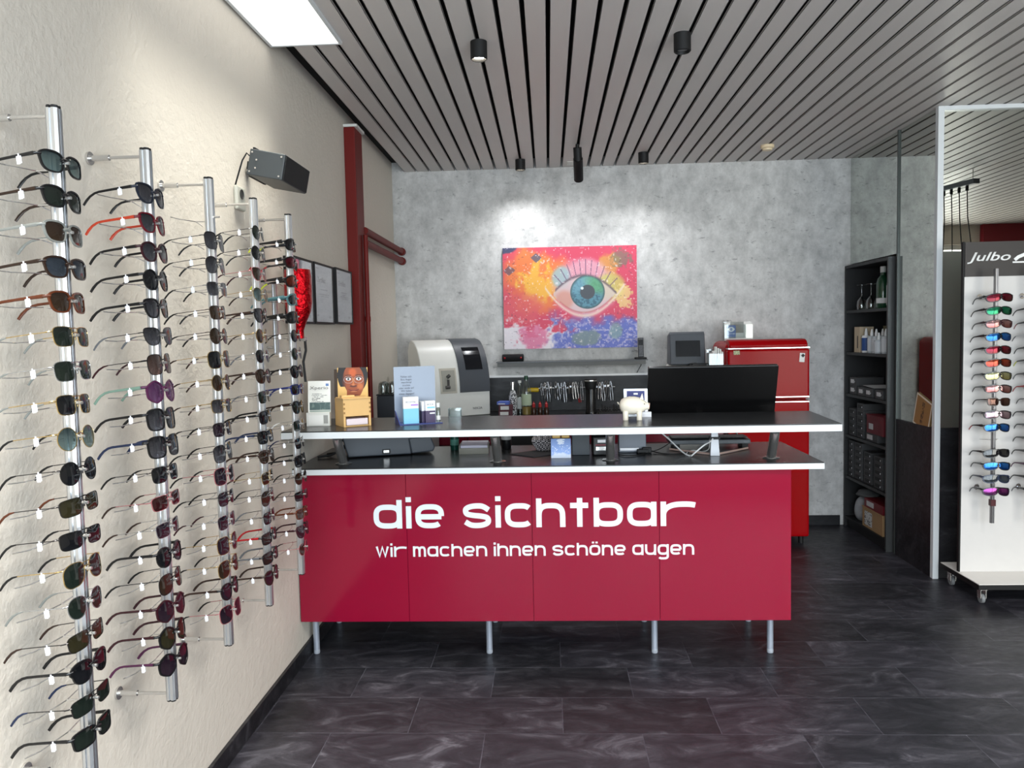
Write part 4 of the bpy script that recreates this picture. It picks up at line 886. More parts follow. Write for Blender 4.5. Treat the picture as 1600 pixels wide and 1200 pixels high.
m_, nt_, b_n = nodes_of('patterned_black_white'); v_ = nt_.nodes.new('ShaderNodeTexVoronoi'); v_.inputs['Scale'].default_value = 90; tc_ = nt_.nodes.new('ShaderNodeTexCoord'); r_ = ramp(nt_, [(0.42, (20, 20, 22)), (0.5, (200, 200, 200))]); nt_.links.new(tc_.outputs['Object'], v_.inputs['Vector']); nt_.links.new(v_.outputs['Distance'], r_.inputs[0]); nt_.links.new(r_.outputs[0], b_n.inputs['Base Color']); PAT = m_
bottle('spray_bottle', 'slim black and white patterned spray bottle on the rear worktop', 'bottle', -0.262, 5.60, WZ, [(0, 0), (0.026, 0.0), (0.028, 0.006), (0.028, 0.14), (0.018, 0.175), (0.012, 0.185), (0, 0.185)], PAT, [(0.013, 0.185), (0.013, 0.215), (0.016, 0.217), (0.016, 0.24), (0, 0.242)], CHROME)
for i, (xx, l) in enumerate(((-0.112, 'leftmost'), (-0.067, 'middle'), (-0.022, 'rightmost'))):
    bottle('dropper_bottle', 'small brown dropper bottle with red cap on the rear worktop, %s of three' % l, 'bottle', xx, 5.55+0.01*(i % 2), WZ, [(0, 0), (0.016, 0.0), (0.017, 0.003), (0.017, 0.05), (0.009, 0.062), (0, 0.062)], mat('brown_glass', (52, 28, 16), 0.15),
           [(0.011, 0.06), (0.011, 0.085), (0.005, 0.09), (0.003, 0.10), (0, 0.101)], mat('red_cap', (170, 24, 24), 0.4), group='dropper bottles on the rear worktop')
t = thing('coffee_grinder', 'tall black cylindrical grinder in front of the hanging pliers', 'grinder', (0.298, 5.60, WZ))
obj('body', M().lathe([(0, 0), (0.040, 0.0), (0.041, 0.02), (0.036, 0.03), (0.036, 0.18), (0.0, 0.18)], 28), mat('grinder_black', (22, 22, 24), 0.22), t, smooth=True)
obj('top', M().lathe([(0.036, 0.181), (0.042, 0.20), (0.046, 0.245), (0.045, 0.252), (0, 0.252)], 28), BLACK, t, smooth=True)
obj('ring', M().lathe([(0.0465, 0.236), (0.0470, 0.240), (0.0465, 0.245)], 28), STEEL, t, smooth=True)
def smallbox(name, label, cat, x, y, z, w_, d_, h_, m, rz=0, lab=None, group=None, labm=None):
    o = obj(name, M().box(-w_/2, w_/2, -d_/2, d_/2, 0, h_), m, loc=(x, y, z), rot=(0, 0, rz), bevel=0.001, seg=1); tag(o, label, cat, group)
    if lab: obj('label', M().box(lab[0]-w_/2, lab[1]-w_/2, -d_/2-0.0008, -d_/2-0.0002, lab[2], lab[3]), labm or PAPER, o)
    return o
smallbox('carton', 'small dark red carton with white label beside the grinding machine, lower of two', 'carton', -0.315, 5.58, WZ, 0.10, 0.12, 0.042, mat('dark_red_card', (84, 34, 44), 0.6), 0.05, (0.01, 0.07, 0.01, 0.034))
smallbox('carton', 'small dark red carton with white label, upper of the two beside the machine', 'carton', -0.31, 5.58, WZ+0.0425, 0.10, 0.12, 0.040, MC['dark_red_card'], 0.0, (0.012, 0.072, 0.006, 0.032))
smallbox('carton', 'flat blue and white carton lying on the two dark red cartons', 'carton', -0.325, 5.58, WZ+0.083, 0.085, 0.10, 0.022, mat('blue_white_card', (88, 110, 190), 0.6), -0.15, (0.01, 0.06, 0.003, 0.010))
t = thing('tool_tray', 'low black tray full of small black tools at the right of the grinder', 'tray', (0.42, 5.62, WZ))
obj('tray', M().box(-0.07, 0.09, -0.06, 0.06, 0, 0.015), BLACK, t, bevel=0.002)
for k in range(7): obj('tool', M().cyl((-0.055+0.02*k, 0.0, 0.016), (-0.06+0.021*k, 0.02, 0.03+0.012*((k*3) % 4)), 0.006, 10), BLACK, t, smooth=True)
tag(obj('paper_slip', M().box(-0.05, 0.05, -0.03, 0.03, 0, 0.004, RM(0, 0, 0.3)), PAPER, loc=(0.07, 5.5, WZ)), 'loose white paper slip on the rear worktop beside the dropper bottles', 'paper')
# ---- coffee box with upturned glasses
t = thing('coffee_machine', 'dark grey box shaped coffee machine on the side cabinet behind the counter', 'coffee machine', (-1.02, 5.02, 0.9215))
obj('body', M().box(-0.072, 0.072, -0.14, 0.14, 0.0, 0.212), mat('dark_slate_plastic', (52, 56, 62), 0.4), t, bevel=0.006)
obj('warming_tray', M().box(-0.074, 0.074, -0.142, 0.142, 0.213, 0.220), BLACK, t)
for i, (gx, gy) in enumerate(((-0.042, -0.09), (0.017, -0.09), (-0.042, -0.03), (0.017, -0.03), (0.044, 0.03))):
    w1 = ['left one in the front row', 'right one in the front row', 'left one of the second row', 'right one of the second row', 'farthest back'][i]
    tag(obj('drinking_glass', M().lathe([(0.0265, 0.0), (0.028, 0.0), (0.028, 0.045), (0.024, 0.068), (0.012, 0.077), (0.0, 0.078), (0.0, 0.075), (0.012, 0.074), (0.022, 0.066), (0.0265, 0.045), (0.0265, 0.0)], 24), CGL, loc=(-1.02+gx, 5.02+gy, 1.142), smooth=True),
        'clear upturned drinking glass on the coffee machine, %s' % w1, 'glass', 'upturned glasses on the coffee machine')

# ================================================================== FRIDGE
t = thing('retro_fridge', 'red retro fridge with rounded top and chrome trim against the concrete wall', 'fridge', (1.235, 5.44, 0))
FW = 0.555
def fr_shape(y0, y1, z0, z1, top):
    return M().prism(rrect(0.0, FW, z0, z1, 0.055 if top else 0.01, 8, (0, 0, 1, 1) if top else (1, 1, 1, 1)), y0, y1, 'Y')
obj('body', fr_shape(0.075, 0.50, 0.05, 1.425, True), RED, t, bevel=0.012, seg=3, smooth=True)
d = obj('freezer_door', M().box(0.0, FW, 0.0, 0.072, 1.022, 1.366), RED, t, bevel=0.014, seg=3)
obj('door_trim', M().box(0.004, FW-0.004, -0.005, 0.002, 1.030, 1.040), CHROME, d, bevel=0.002)
d2 = obj('fridge_door', M().box(0.0, FW, 0.0, 0.072, 0.055, 1.012), RED, t, bevel=0.014, seg=3)
obj('door_trim', M().box(0.004, FW-0.004, -0.005, 0.002, 0.996, 1.006), CHROME, d2, bevel=0.002)
obj('top_hood', M().prism([(0.004, 1.378), (0.004, 1.40), (0.02, 1.42), (0.05, 1.432), (0.12, 1.436), (0.12, 1.378)], 0.012, FW-0.012, 'X'), RED, t, bevel=0.008, seg=3, smooth=True)
obj('top_trim', M().box(0.0, FW, -0.004, 0.07, 1.368, 1.378), CHROME, t, bevel=0.002)
for x in (0.04, FW-0.04): obj('foot', M().cyl((x, 0.06, 0), (x, 0.06, 0.05), 0.018, 14).cyl((x, 0.44, 0), (x, 0.44, 0.05), 0.018, 14), BLACK, t, smooth=True)
obj('handle', M().tube([(0.05, 0.0, 0.86), (0.05, -0.04, 0.87), (0.05, -0.04, 0.66), (0.05, 0.0, 0.65)], 0.009, 12), CHROME, d2, smooth=True)
o = tag(obj('fridge_note', M().box(-0.017, 0.017, -0.001, 0.0, -0.062, 0.0, RM(0, 0.10, 0)).box(-0.017, 0.017, -0.001, 0.0, -0.062, 0.0, RM(0, 0.10, 0)) if False else M().box(-0.0175, 0.0175, -0.0012, -0.0002, -0.062, 0.0, RM(0, 0.09, 0)), PAPER, loc=(1.235+0.505, 5.438, 1.335)), 'white paper slip held to the freezer door near its right edge', 'note')
tag(obj('magnet', M().box(-0.009, 0.009, -0.006, -0.0014, -0.009, 0.009, RM(0, PI/4, 0)), BLACK, loc=(1.235+0.507, 5.437, 1.318)), 'small black square magnet holding the slip on the fridge', 'magnet')
def magn(U, V):
    C = np.ones(U.shape+(3,))*np.array([190, 190, 140.]); a = np.arctan2(V-.5, U-.5); return mixc(C, (50, 70, 50), (np.sin(a*8) > 0.2)*.8*(np.hypot(U-.5, V-.5) > .12))
t = tag(obj('magnet', M().box(0, 0.042, -0.004, -0.0006, 0, 0.028), WHITE, loc=(1.272, 5.437, 1.332)), 'small rectangular sunburst picture magnet at the upper left of the freezer door', 'magnet'); obj('print', picture_mesh(0.042, 0.028, 24, 16, magn), VC, t, loc=(0, -0.0046, 0))
# leaflet stand on the fridge
t = thing('leaflet_stand', 'clear acrylic leaflet stand with blue and white cards on top of the fridge', 'leaflet stand', (1.27, 5.70, 1.4265))
obj('holder', M().box(0.0, 0.20, -0.004, -0.001, 0.0, 0.115).box(0.0, 0.20, -0.004, 0.055, 0.0, 0.003).box(0.0, 0.20, 0.052, 0.055, 0.003, 0.135), ACR, t)
def logo(U, V):
    C = np.ones(U.shape+(3,))*np.array([44, 96, 176.]); x = (U-.5)/.42; h_ = 0.17*(1-x*x); C = mixc(C, (235, 240, 245), (np.abs(V-.28) < h_)*(np.abs(x) < 1)); C = mixc(C, (44, 96, 176), np.hypot((U-.5)*.7, V-.28) < .09); C = mixc(C, (235, 240, 245), np.hypot((U-.5)*.7, V-.28) < .035)
    C = mixc(C, (190, 210, 235), (V > .55)*(V < .62)*(U > .12)*(U < .9)*(vnoise(U, V, 30, 2) > .4)); return mixc(C, (120, 140, 160), V > .8)
c = obj('blue_card', M().box(0.018, 0.082, 0.010, 0.014, 0.006, 0.110), PAPER, t); obj('print', picture_mesh(0.064, 0.104, 48, 60, logo), VC, c, loc=(0.018, 0.0094, 0.006))
for a, b_, h_ in ((0.003, 0.045, 0.132), (0.142, 0.196, 0.134), (0.084, 0.140, 0.055)): obj('white_card', M().box(a, b_, 0.020, 0.024, 0.004, h_), PAPER, t)
obj('base_card', M().box(0.0, 0.20, -0.0064, -0.0044, 0.0, 0.016), WHITE, t)
t = thing('leaflet_box', 'clear box of upright leaflets on a grey plinth between machine and fridge', 'leaflet box', (1.10, 5.42, 0.9215))
obj('plinth', M().box(0.0, 0.105, 0.0, 0.13, 0.0, 0.335), mat('dark_slate_plastic', (52, 56, 62), 0.4), t, bevel=0.003)
obj('holder', M().box(0.002, 0.10, 0.0, 0.003, 0.336, 0.42).box(0.002, 0.10, 0.09, 0.093, 0.336, 0.45).box(0.002, 0.10, 0.003, 0.09, 0.336, 0.339), ACR, t)
for k, (x, h_, cc) in enumerate(((0.006, .085, 'paper'), (0.022, .10, 'paper'), (0.036, .13, 'white'), (0.052, .12, 'paper'), (0.068, .11, 'white'), (0.082, .095, 'paper'))):
    obj('leaflet', M().box(x, x+0.010, 0.01+0.004*k, 0.07, 0.340, 0.340+h_, RM(0, 0.03, 0)), MC.get(cc, PAPER), t)
text('pricing', 'INFO', INK, t, (0.02, -0.0006, 0.36), width=0.03) if False else None

# ================================================================== BOOKSHELF IN THE CORNER NICHE
SX = 2.225; SY0, SY1 = 5.235, 5.985
t = thing('bookshelf', 'tall narrow black bookshelf with six compartments in the right back corner', 'shelf', (SX, SY0, 0))
SD = 0.30; SH = 1.96; BZ = [0.08, 0.39, 0.703, 1.01, 1.32, 1.628]
SHM = mat('black_brown_veneer', (30, 30, 31), 0.5, noise=0.1, nscale=14)
L = SY1-SY0
obj('side_panel', M().box(0, SD, 0.0, 0.02, 0, SH), mat('grey_black_side', (56, 57, 57), 0.4), t, bevel=0.001)
obj('side_panel', M().box(0, SD, L-0.02, L, 0, SH), SHM, t, bevel=0.001)
obj('back_panel', M().box(SD-0.008, SD, 0.02, L-0.02, 0, SH), SHM, t)
obj('top_panel', M().box(0, SD-0.008, 0.02, L-0.02, SH-0.022, SH), SHM, t)
obj('plinth', M().box(0.02, 0.035, 0.02, L-0.02, 0, 0.06), SHM, t)
for z in BZ: obj('shelf_board', M().box(0.004, SD-0.008, 0.0205, L-0.0205, z-0.02, z), SHM, t)
def sbox(name, label, cat, x, y, z, dx, dy, dz, m, rz=0, group=None, bevel=0.001):
    """box on a shelf: x = distance behind the front edge, y = from near side"""
    o = obj(name, M().box(0, dx, 0, dy, 0, dz), m, loc=(SX+x, SY0+y, z+0.0006), rot=(0, 0, rz), bevel=bevel, seg=1); return tag(o, label, cat, group)
DB = mat('storage_box_grey', (62, 62, 63), 0.6); LBL = mat('box_label', (200, 200, 200), 0.6)
def drawerbox(x, y, z, dy, dz, label, group, lab=True):
    t = thing('storage_box', label, 'storage box', (SX+x, SY0+y, z+0.0006), 0, group)
    obj('box', M().box(0, 0.20, 0, dy, 0, dz), DB, t, bevel=0.001, seg=1)
    if lab: obj('label', M().box(-0.0012, -0.0002, dy*0.30, dy*0.80, dz*0.3, dz*0.75), LBL, t)
    else: obj('label_holder', M().box(-0.0012, -0.0002, dy*0.25, dy*0.85, dz*0.28, dz*0.78), BLACK, t)
    obj('pull', M().cyl((-0.006, dy*0.10, dz*0.5), (-0.0002, dy*0.10, dz*0.5), 0.006, 10), CHROME, t)
# top compartment
def wineglass(x, y, label):
    t = thing('wine_glass', label, 'glass', (SX+x, SY0+y, BZ[5]+0.0006), 0, 'upturned wine glasses')
    obj('bowl', M().lathe([(0.030, 0.0), (0.034, 0.03), (0.030, 0.065), (0.014, 0.088), (0.005, 0.095), (0.0, 0.094)], 24), CGL, t, smooth=True)
    obj('stem', M().lathe([(0.005, 0.095), (0.0032, 0.11), (0.0032, 0.165), (0.006, 0.172), (0.033, 0.176), (0.033, 0.178), (0, 0.179)], 24), CGL, t, smooth=True)
wineglass(0.05, 0.56, 'upturned wine glass at the far left on the top shelf of the bookshelf')
wineglass(0.06, 0.42, 'upturned wine glass next to the green bottle on the top shelf')
wineglass(0.16, 0.50, 'upturned wine glass behind the other two on the top shelf')
bottle('gin_bottle', 'green glass bottle with white cap on the top shelf of the bookshelf', 'bottle', SX+0.07, SY0+0.245, BZ[5]+0.0006, [(0, 0), (0.040, 0), (0.043, 0.01), (0.043, 0.175), (0.035, 0.205), (0.018, 0.225), (0.017, 0.245), (0, 0.245)], GG, [(0.019, 0.245), (0.019, 0.285), (0, 0.286)], mat('pale_cap', (190, 192, 188), 0.4), (0.0436, 0.035, 0.07), LBL)
t = bottle('gin_bottle', 'clear bottle with tall white label at the near end of the top shelf', 'bottle', SX+0.07, SY0+0.10, BZ[5]+0.0006, [(0, 0), (0.034, 0), (0.036, 0.01), (0.036, 0.165), (0.014, 0.20), (0.013, 0.225), (0, 0.225)], CLR, [(0.015, 0.222), (0.015, 0.245), (0, 0.246)], BLACK, (0.0366, 0.02, 0.150), LBL)
# second compartment
o = sbox('cardboard_box', 'upright cream cardboard box at the far left of the second shelf', 'carton', 0.03, 0.54, BZ[4], 0.10, 0.10, 0.185, mat('cream_card', (190, 172, 146), 0.7)); obj('print', M().box(-0.0008, -0.0002, 0.03, 0.045, 0.03, 0.12), INK, o)
sbox('carton', 'olive carton at the back of the second shelf, left one', 'carton', 0.17, 0.33, BZ[4], 0.08, 0.15, 0.19, mat('olive_card', (112, 106, 80), 0.7)); sbox('carton', 'olive carton at the back of the second shelf, right one', 'carton', 0.17, 0.16, BZ[4], 0.08, 0.15, 0.19, MC['olive_card'])
WB = mat('white_plastic_bottle', (225, 226, 226), 0.4)
def drop(x, y, h, m, label, blue=False):
    t = bottle('solution_bottle', label, 'bottle', SX+x, SY0+y, BZ[4]+0.0006, [(0, 0), (0.027, 0), (0.029, 0.006), (0.029, h*0.9), (0.024, h*0.98), (0.010, h), (0, h)], m, [(0.011, h), (0.011, h+0.018), (0.006, h+0.04), (0.005, h+0.048), (0, h+0.048)], WB,
           (0.0296, h*0.12, h*0.85), mat('blue_label', (40, 74, 130), 0.5) if blue else mat('faint_label', (190, 194, 198), 0.5), group='lens solution bottles on the second shelf', n=20)
drop(0.05, 0.475, 0.125, WB, 'white solution bottle with blue label, leftmost on the second shelf', True)
for x, y, h, l in ((0.05, 0.375, .12, 'front row, second bottle from the left'), (0.05, 0.300, .12, 'front row, third bottle from the left'), (0.035, 0.222, .095, 'front row, short one before the middle'), (0.05, 0.145, .12, 'front row, second from the near end'), (0.05, 0.07, .12, 'front row, at the near end'),
                   (0.125, 0.375, .12, 'rear row, leftmost'), (0.125, 0.300, .12, 'rear row, second from the left'), (0.115, 0.225, .12, 'rear row, behind the short bottle'), (0.125, 0.145, .12, 'rear row, nearest end')):
    drop(x, y, h, mat('frosted_bottle', (176, 182, 186), 0.15), 'clear white capped solution bottle on the second shelf, %s' % l)
# third compartment
GB = 'labelled black storage boxes on the third shelf'
for y, z, l in ((0.575, 0, 'far end, lower of two'), (0.575, 0.063, 'far end, upper of two'), (0.42, 0, 'second from the far end'), (0.29, 0, 'third from the far end'), (0.115, 0, 'nearest one')):
    drawerbox(0.02, y, BZ[3]+z, 0.125, 0.062, 'black storage box with white label on the third shelf, %s' % l, GB)
tag(obj('paper_sheet', M().box(0, 0.17, 0, 0.20, 0, 0.0012, RM(0.05, 0, 0)), mat('dull_paper', (176, 176, 176), 0.8), loc=(SX+0.03, SY0+0.28, BZ[3]+0.066)), 'loose printed sheet lying on the boxes of the third shelf', 'paper')
# fourth compartment
GB = 'stacked dark boxes on the fourth shelf'
for c, (y, n, nm) in enumerate(((0.59, 4, 'far'), (0.44, 5, 'near'))):
    for k in range(n): drawerbox(0.02, y, BZ[2]+0.0502*k, 0.115, 0.049, 'dark storage box in the %s stack on the fourth shelf, %s' % (nm, ['bottom one', 'second from bottom', 'middle one' if n == 5 else 'third from bottom', 'second from top' if n == 5 else 'topmost', 'topmost'][k]), GB, False)
o = sbox('storage_box', 'black box with white label under the red box on the fourth shelf', 'storage box', 0.02, 0.20, BZ[2], 0.20, 0.19, 0.055, DB); obj('label', M().box(-0.0012, -0.0002, 0.08, 0.17, 0.012, 0.045), LBL, o)
o = sbox('shoe_box', 'dark red box with white labels on the fourth shelf', 'box', 0.02, 0.10, BZ[2]+0.0562, 0.22, 0.28, 0.125, mat('dark_red_box', (104, 22, 34), 0.6)); obj('label', M().box(-0.0012, -0.0002, 0.17, 0.24, 0.03, 0.07), LBL, o); obj('lid', M().box(-0.003, 0.223, -0.003, 0.283, 0.1255, 0.130), MC['dark_red_box'], o)
t = thing('small_tools', 'jumble of small white and silver parts at the near end of the fourth shelf', 'parts', (SX+0.05, SY0+0.05, BZ[2]+0.001))
for k in range(6): obj('part', M().cyl((0.01*(k % 3), 0.010*k-0.02, 0.006), (0.05+0.01*k, 0.008*k, 0.010+0.006*(k % 3)), 0.0055, 8), WHITE if k % 2 else STEEL, t)
# fifth compartment
GB = 'stacked dark boxes on the fifth shelf'
for c, (y, n, nm) in enumerate(((0.625, 6, 'farthest'), (0.475, 6, 'second'), (0.315, 5, 'third'), (0.12, 5, 'nearest'))):
    dy = 0.085 if c == 0 else 0.13
    for k in range(n): drawerbox(0.02+0.004*((k*3+c) % 3), y, BZ[1]+0.0452*k, dy, 0.0445, 'dark storage box in the %s stack on the fifth shelf, %s' % (nm, (['bottom one', 'second from bottom', 'third from bottom', 'third from top', 'second from top', 'topmost'] if n == 6 else ['bottom one', 'second from bottom', 'middle one', 'second from top', 'topmost'])[k]), GB, False)
# bottom compartment
o = sbox('cardboard_box', 'brown cardboard shoe box with white label on the bottom shelf', 'box', 0.015, 0.09, BZ[0], 0.25, 0.34, 0.135, CARD)
def lbl(U, V):
    C = np.ones(U.shape+(3,))*np.array([214, 214, 210.]); return mixc(C, (60, 60, 60), (vnoise(U, V, 12, 4, 2) > .60)*.8)
obj('label', picture_mesh(0.13, 0.10, 24, 20, lbl), VC, o, loc=(-0.0014, 0.30, 0.018), rot=(0, 0, -PI/2))
obj('lid', M().box(-0.004, 0.254, -0.004, 0.344, 0.1355, 0.142), CARD, o)
obj('arrow_print', M().prism([(0.06, 0.03), (0.085, 0.055), (0.06, 0.08), (0.045, 0.08), (0.065, 0.055), (0.045, 0.03)], -0.0016, -0.0006, 'Y'), INK, o)
o = sbox('shoe_box', 'dark red box with white label standing on the cardboard box', 'box', 0.02, 0.10, BZ[0]+0.1425, 0.22, 0.31, 0.062, mat('deep_red_box', (112, 14, 26), 0.55)); obj('label', M().box(-0.0012, -0.0002, 0.15, 0.27, 0.014, 0.05), LBL, o)
sbox('red_folder', 'dark red folder lying flat under the cardboard box on the floor level', 'folder', 0.06, 0.03, 0.0, 0.20, 0.05, 0.055, mat('deep_red_box', (112, 14, 26), 0.55)) if False else None
def lump(name, label, cat, loc, r, m, seed, sq=(1, 1, 1), amp=0.25, n=28, mm=18):
    rs = np.random.RandomState(seed); dirs = rs.normal(size=(14, 3)); dirs /= np.linalg.norm(dirs, axis=1)[:, None]; mb = M().sphere((0, 0, 0), 1, n=n, m=mm)
    vs = []
    for v in mb.v:
        p = np.array(v); k = 1+amp*sum(math.sin(5*float(p@d)+i) for i, d in enumerate(dirs))/5
        q = p*k*np.array(sq)*r; q[2] = max(q[2], -sq[2]*r*0.75); vs.append((q[0], q[1], q[2]+sq[2]*r*0.75))
    mb.v = vs; return tag(obj(name, mb, m, smooth=True, loc=loc), label, cat)
lump('white_bag', 'crumpled white and silver bag at the far end of the bottom shelf', 'bag', (SX+0.09, SY0+0.58, BZ[0]+0.001), 0.085, mat('bag_silver', (150, 152, 154), 0.4, bump=0.4, bscale=30), 3, (0.8, 1.0, 1.15), 0.10)
lump('grey_cloth', 'grey cloth heaped over the white bag on the bottom shelf', 'cloth', (SX+0.10, SY0+0.55, BZ[0]+0.178), 0.09, mat('grey_cloth', (92, 94, 94), 0.9), 9, (0.8, 1.2, 0.35), 0.12)
# cardboard sign leaning on the dado ledge against the mirror
def sign(U, V):
    C = np.ones(U.shape+(3,))*np.array([146, 108, 60.]); e = np.minimum(np.minimum(U, 1-U), np.minimum(V, 1-V)); C = mixc(C, (70, 48, 28), (np.abs(U-.5) < .08)*(V > .15)*(V < .85)*(vnoise(U*2, V, 28, 4) > .45)); return mixc(C, (214, 206, 190), e < .05)
t = thing('cardboard_sign', 'small brown sign with pale border leaning on the slate ledge at the side mirror', 'sign', (2.2655, 4.955, 0.906), (0.30, 0, 0))
obj('board', M().box(-0.003, 0.002, -0.20, 0.0, 0.0, 0.20), CARD, t); obj('print', picture_mesh(0.20, 0.20, 40, 40, sign), VC, t, loc=(-0.0034, 0.0, 0.0), rot=(0, 0, -PI/2))

# ================================================================== SUNGLASSES DISPLAY STAND
JX0, JX1, JY = 2.292, 3.30, 4.43
t = thing('sunglasses_stand', 'white wheeled sunglasses display stand with dark header in front of the mirror', 'display stand', (0, 0, 0))
jb = obj('base', M().prism([(2.276, 4.205), (3.35, 4.205), (3.35, 4.62), (2.276, 4.62)], 0.086, 0.112, 'Z'), BLACK, t)
obj('base_top', M().box(2.278, 3.348, 4.207, 4.618, 0.1122, 0.116), mat('stand_white', (226, 222, 216), 0.3), jb)
PMJ = mat('stand_panel', (206, 203, 200), 0.4)
obj('display_panel', M().box(JX0, JX1, JY, JY+0.018, 0.1165, 1.955), PMJ, t)
obj('header_panel', M().box(JX0, JX1, JY-0.006, JY-0.0002, 1.766, 1.955), mat('header_grey', (54, 50, 48), 0.5), t)
obj('edge_profile', M().box(JX0-0.008, JX0-0.0002, JY-0.002, JY+0.020, 0.1165, 1.958), BLACK, t)
text('header_lettering', 'Julbo', mat('header_white', (238, 238, 236), 0.5), t, (2.303, JY-0.0062, 1.836), width=0.232, height=0.062, shear=0.30, offset=0.012, depth=0.0006)
mb = M(); ribbon(mb, [(2.545, 1.840), (2.66, 1.840)], 0.004, JY-0.0075, JY-0.0062); ribbon(mb, [(2.556, 1.852), (2.575, 1.868), (2.61, 1.882), (2.67, 1.888)], 0.009, JY-0.0075, JY-0.0062)
obj('header_emblem', mb, MC['header_white'], t)
for x, y in ((2.315, 4.245), (2.31, 4.55), (3.30, 4.25), (3.30, 4.56)):
    c = obj('caster', M().box(x-0.018, x+0.018, y-0.018, y+0.018, 0.076, 0.085).box(x-0.016, x-0.012, y-0.014, y+0.02, 0.03, 0.076).box(x+0.012, x+0.016, y-0.014, y+0.02, 0.03, 0.076), STEEL, t)
    obj('wheel', M().tube([(x-0.010, y+0.006, 0.026), (x-0.008, y+0.006, 0.026), (x+0.008, y+0.006, 0.026), (x+0.010, y+0.006, 0.026)], [0.020, 0.0255, 0.0255, 0.020], 20), mat('wheel_grey', (120, 122, 124), 0.4), c, smooth=True)
STAND = t; JP = []
def sh(mb, x, y): mb.v = [(a+x, b_+y, c) for a, b_, c in mb.v]; return mb
for cx in (2.404, 2.63):
    p = obj('pole', sh(M().prism(pole_profile(0.010), 0.42, 1.80, 'Z'), cx, 4.325), mat('pole_steel', (132, 132, 134), 0.3, 0.85), STAND); JP.append(p)
    for z in (1.655, 0.60):
        obj('standoff', sh(M().cyl((-0.002, 0.011, z-0.03), (-0.03, 0.1, z), 0.0035, 10).cyl((-0.03, 0.1, z), (-0.031, 0.1045, z), 0.016, 20), cx, 4.325), CHROME, p, smooth=True)
    obj('collar', sh(M().box(-0.013, 0.013, -0.013, 0.013, 0.515, 0.550), cx, 4.325), mat('collar_red', (70, 20, 26), 0.4), p, bevel=0.001)
JY_ = [463, 485, 504, 525, 545, 565, 585, 604, 629, 644, 664, None, 703, 723, 745, 767]
JS = [('black', 'red mirror', K), (K, 'green mirror', K), ('burgundy', 'silver red mirror', K), (K, 'blue mirror', K), (K, 'red mirror', K), (K, 'orange mirror', K), (K, 'yellow mirror', 'grey'), (K, 'silver red mirror', 'burgundy'), ('dark brown', 'brown mirror', K),
      (K, 'silver pink mirror', 'dark brown'), (K, 'blue mirror', 'bright red'), None, (K, 'dark grey', K), (K, 'blue mirror', K), ('navy', 'blue grey', K), (K, 'purple mirror', 'grey')]
J2 = [None, (K, 'red mirror', K), (K, 'brown mirror', 'rose'), ('silver', 'dark grey', 'grey'), (K, 'dark grey', K), (K, 'green mirror', 'yellow'), ('gunmetal', 'dark grey', 'grey'), ('bright red', 'red mirror', 'bright red'), (K, 'blue mirror', K), (K, 'dark grey', K),
      (K, 'blue mirror', K), (K, 'silver red mirror', K), (K, 'dark grey', K), ('purple', 'purple mirror', 'purple'), (K, 'orange mirror', K), (K, 'purple mirror', 'grey')]
JO = ['topmost'] + ['%s from the top' % w for w in ('second', 'third', 'fourth', 'fifth', 'sixth', 'seventh')] + ['eighth of sixteen slots'] + ['%s from the bottom' % w for w in ('eighth', 'seventh', 'sixth', 'fifth', 'fourth', 'third', 'second')] + ['bottom one']
for cx, SS, nm in ((2.404, JS, 'left'), (2.63, J2, 'right')):
    for k in range(16):
        z = 1.648-0.0695*k
        obj('support_arm', sh(M().cyl((0, -0.011, z), (0, -0.04, z), 0.0025, 8).tube([(0, 0.011, z-0.008), (-0.02, 0.03, z-0.008), (-0.05, 0.045, z-0.008)], 0.0012, 6).tube([(0, 0.011, z-0.008), (0.02, 0.03, z-0.008), (0.05, 0.045, z-0.008)], 0.0012, 6), cx, 4.325), STEEL, JP[0 if nm == 'left' else 1])
        if SS[k] is None: continue
        fc, lc, tc = SS[k]; kd = 'sport' if k not in (8,) else 'square'
        glasses(kd, 1, fc, lc, tc, (cx, 4.272, z-0.004), (random.uniform(-.03, .03), -0.08, -PI/2+random.uniform(-.05, .12)), '%s sports sunglasses, %s lenses, %s, %s column of white stand' % (fc, lc.replace(' mirror', ' mirrored'), JO[k], nm), None, tagged=False, scale=0.97)

# ================================================================== ON THE RAISED SHELF
UZ = 1.1005
# brochure stand
def xcard(U, V):
    C = np.ones(U.shape+(3,))*np.array([232, 232, 226.])
    C = mixc(C, (100, 130, 180), (U > .80)*(U < .94)*(V > .06)*(V < .12))
    for r, (a, b_) in enumerate(((.16, .62), (.16, .86), (.16, .70), (.16, .55), (.16, .42), (.16, .72))):
        vv = .29+.035*r; C = mixc(C, (120, 120, 120), (np.abs(V-vv) < .010)*(U > a)*(U < b_)*(vnoise(U, V, 60, 2) > .35)*.8)
    C = mixc(C, (78, 98, 98), (V > .485)*(V < .66)*(U > .06)); C = mixc(C, (120, 138, 132), (V > .485)*(V < .66)*(U > .06)*sst(vnoise(U, V, 9, 3, 3), .5, .7)*.8)
    return mixc(C, (150, 164, 156), (V > .665)*(V < .70)*(U > .06))
t = thing('brochure_stand', 'white brochure stand with printed card at the left end of the raised shelf', 'brochure stand', (-1.117, 3.545, UZ), (0, 0, 0.05))
b_o = obj('back_card', M().box(0, 0.105, 0.0, 0.006, 0.0, 0.207, RM(-0.10, 0, 0)), WHITE, t, bevel=0.001)
obj('print', picture_mesh(0.103, 0.204, 60, 120, xcard), VC, b_o, loc=(0.001, -0.0008, 0.002), rot=(-0.10, 0, 0))
text('title', 'Xperio', mat('title_grey', (110, 108, 104), 0.6), b_o, (0.010, 0.0136, 0.163), rot=(-0.10, 0, 0), width=0.085, height=0.018, depth=0.0006)
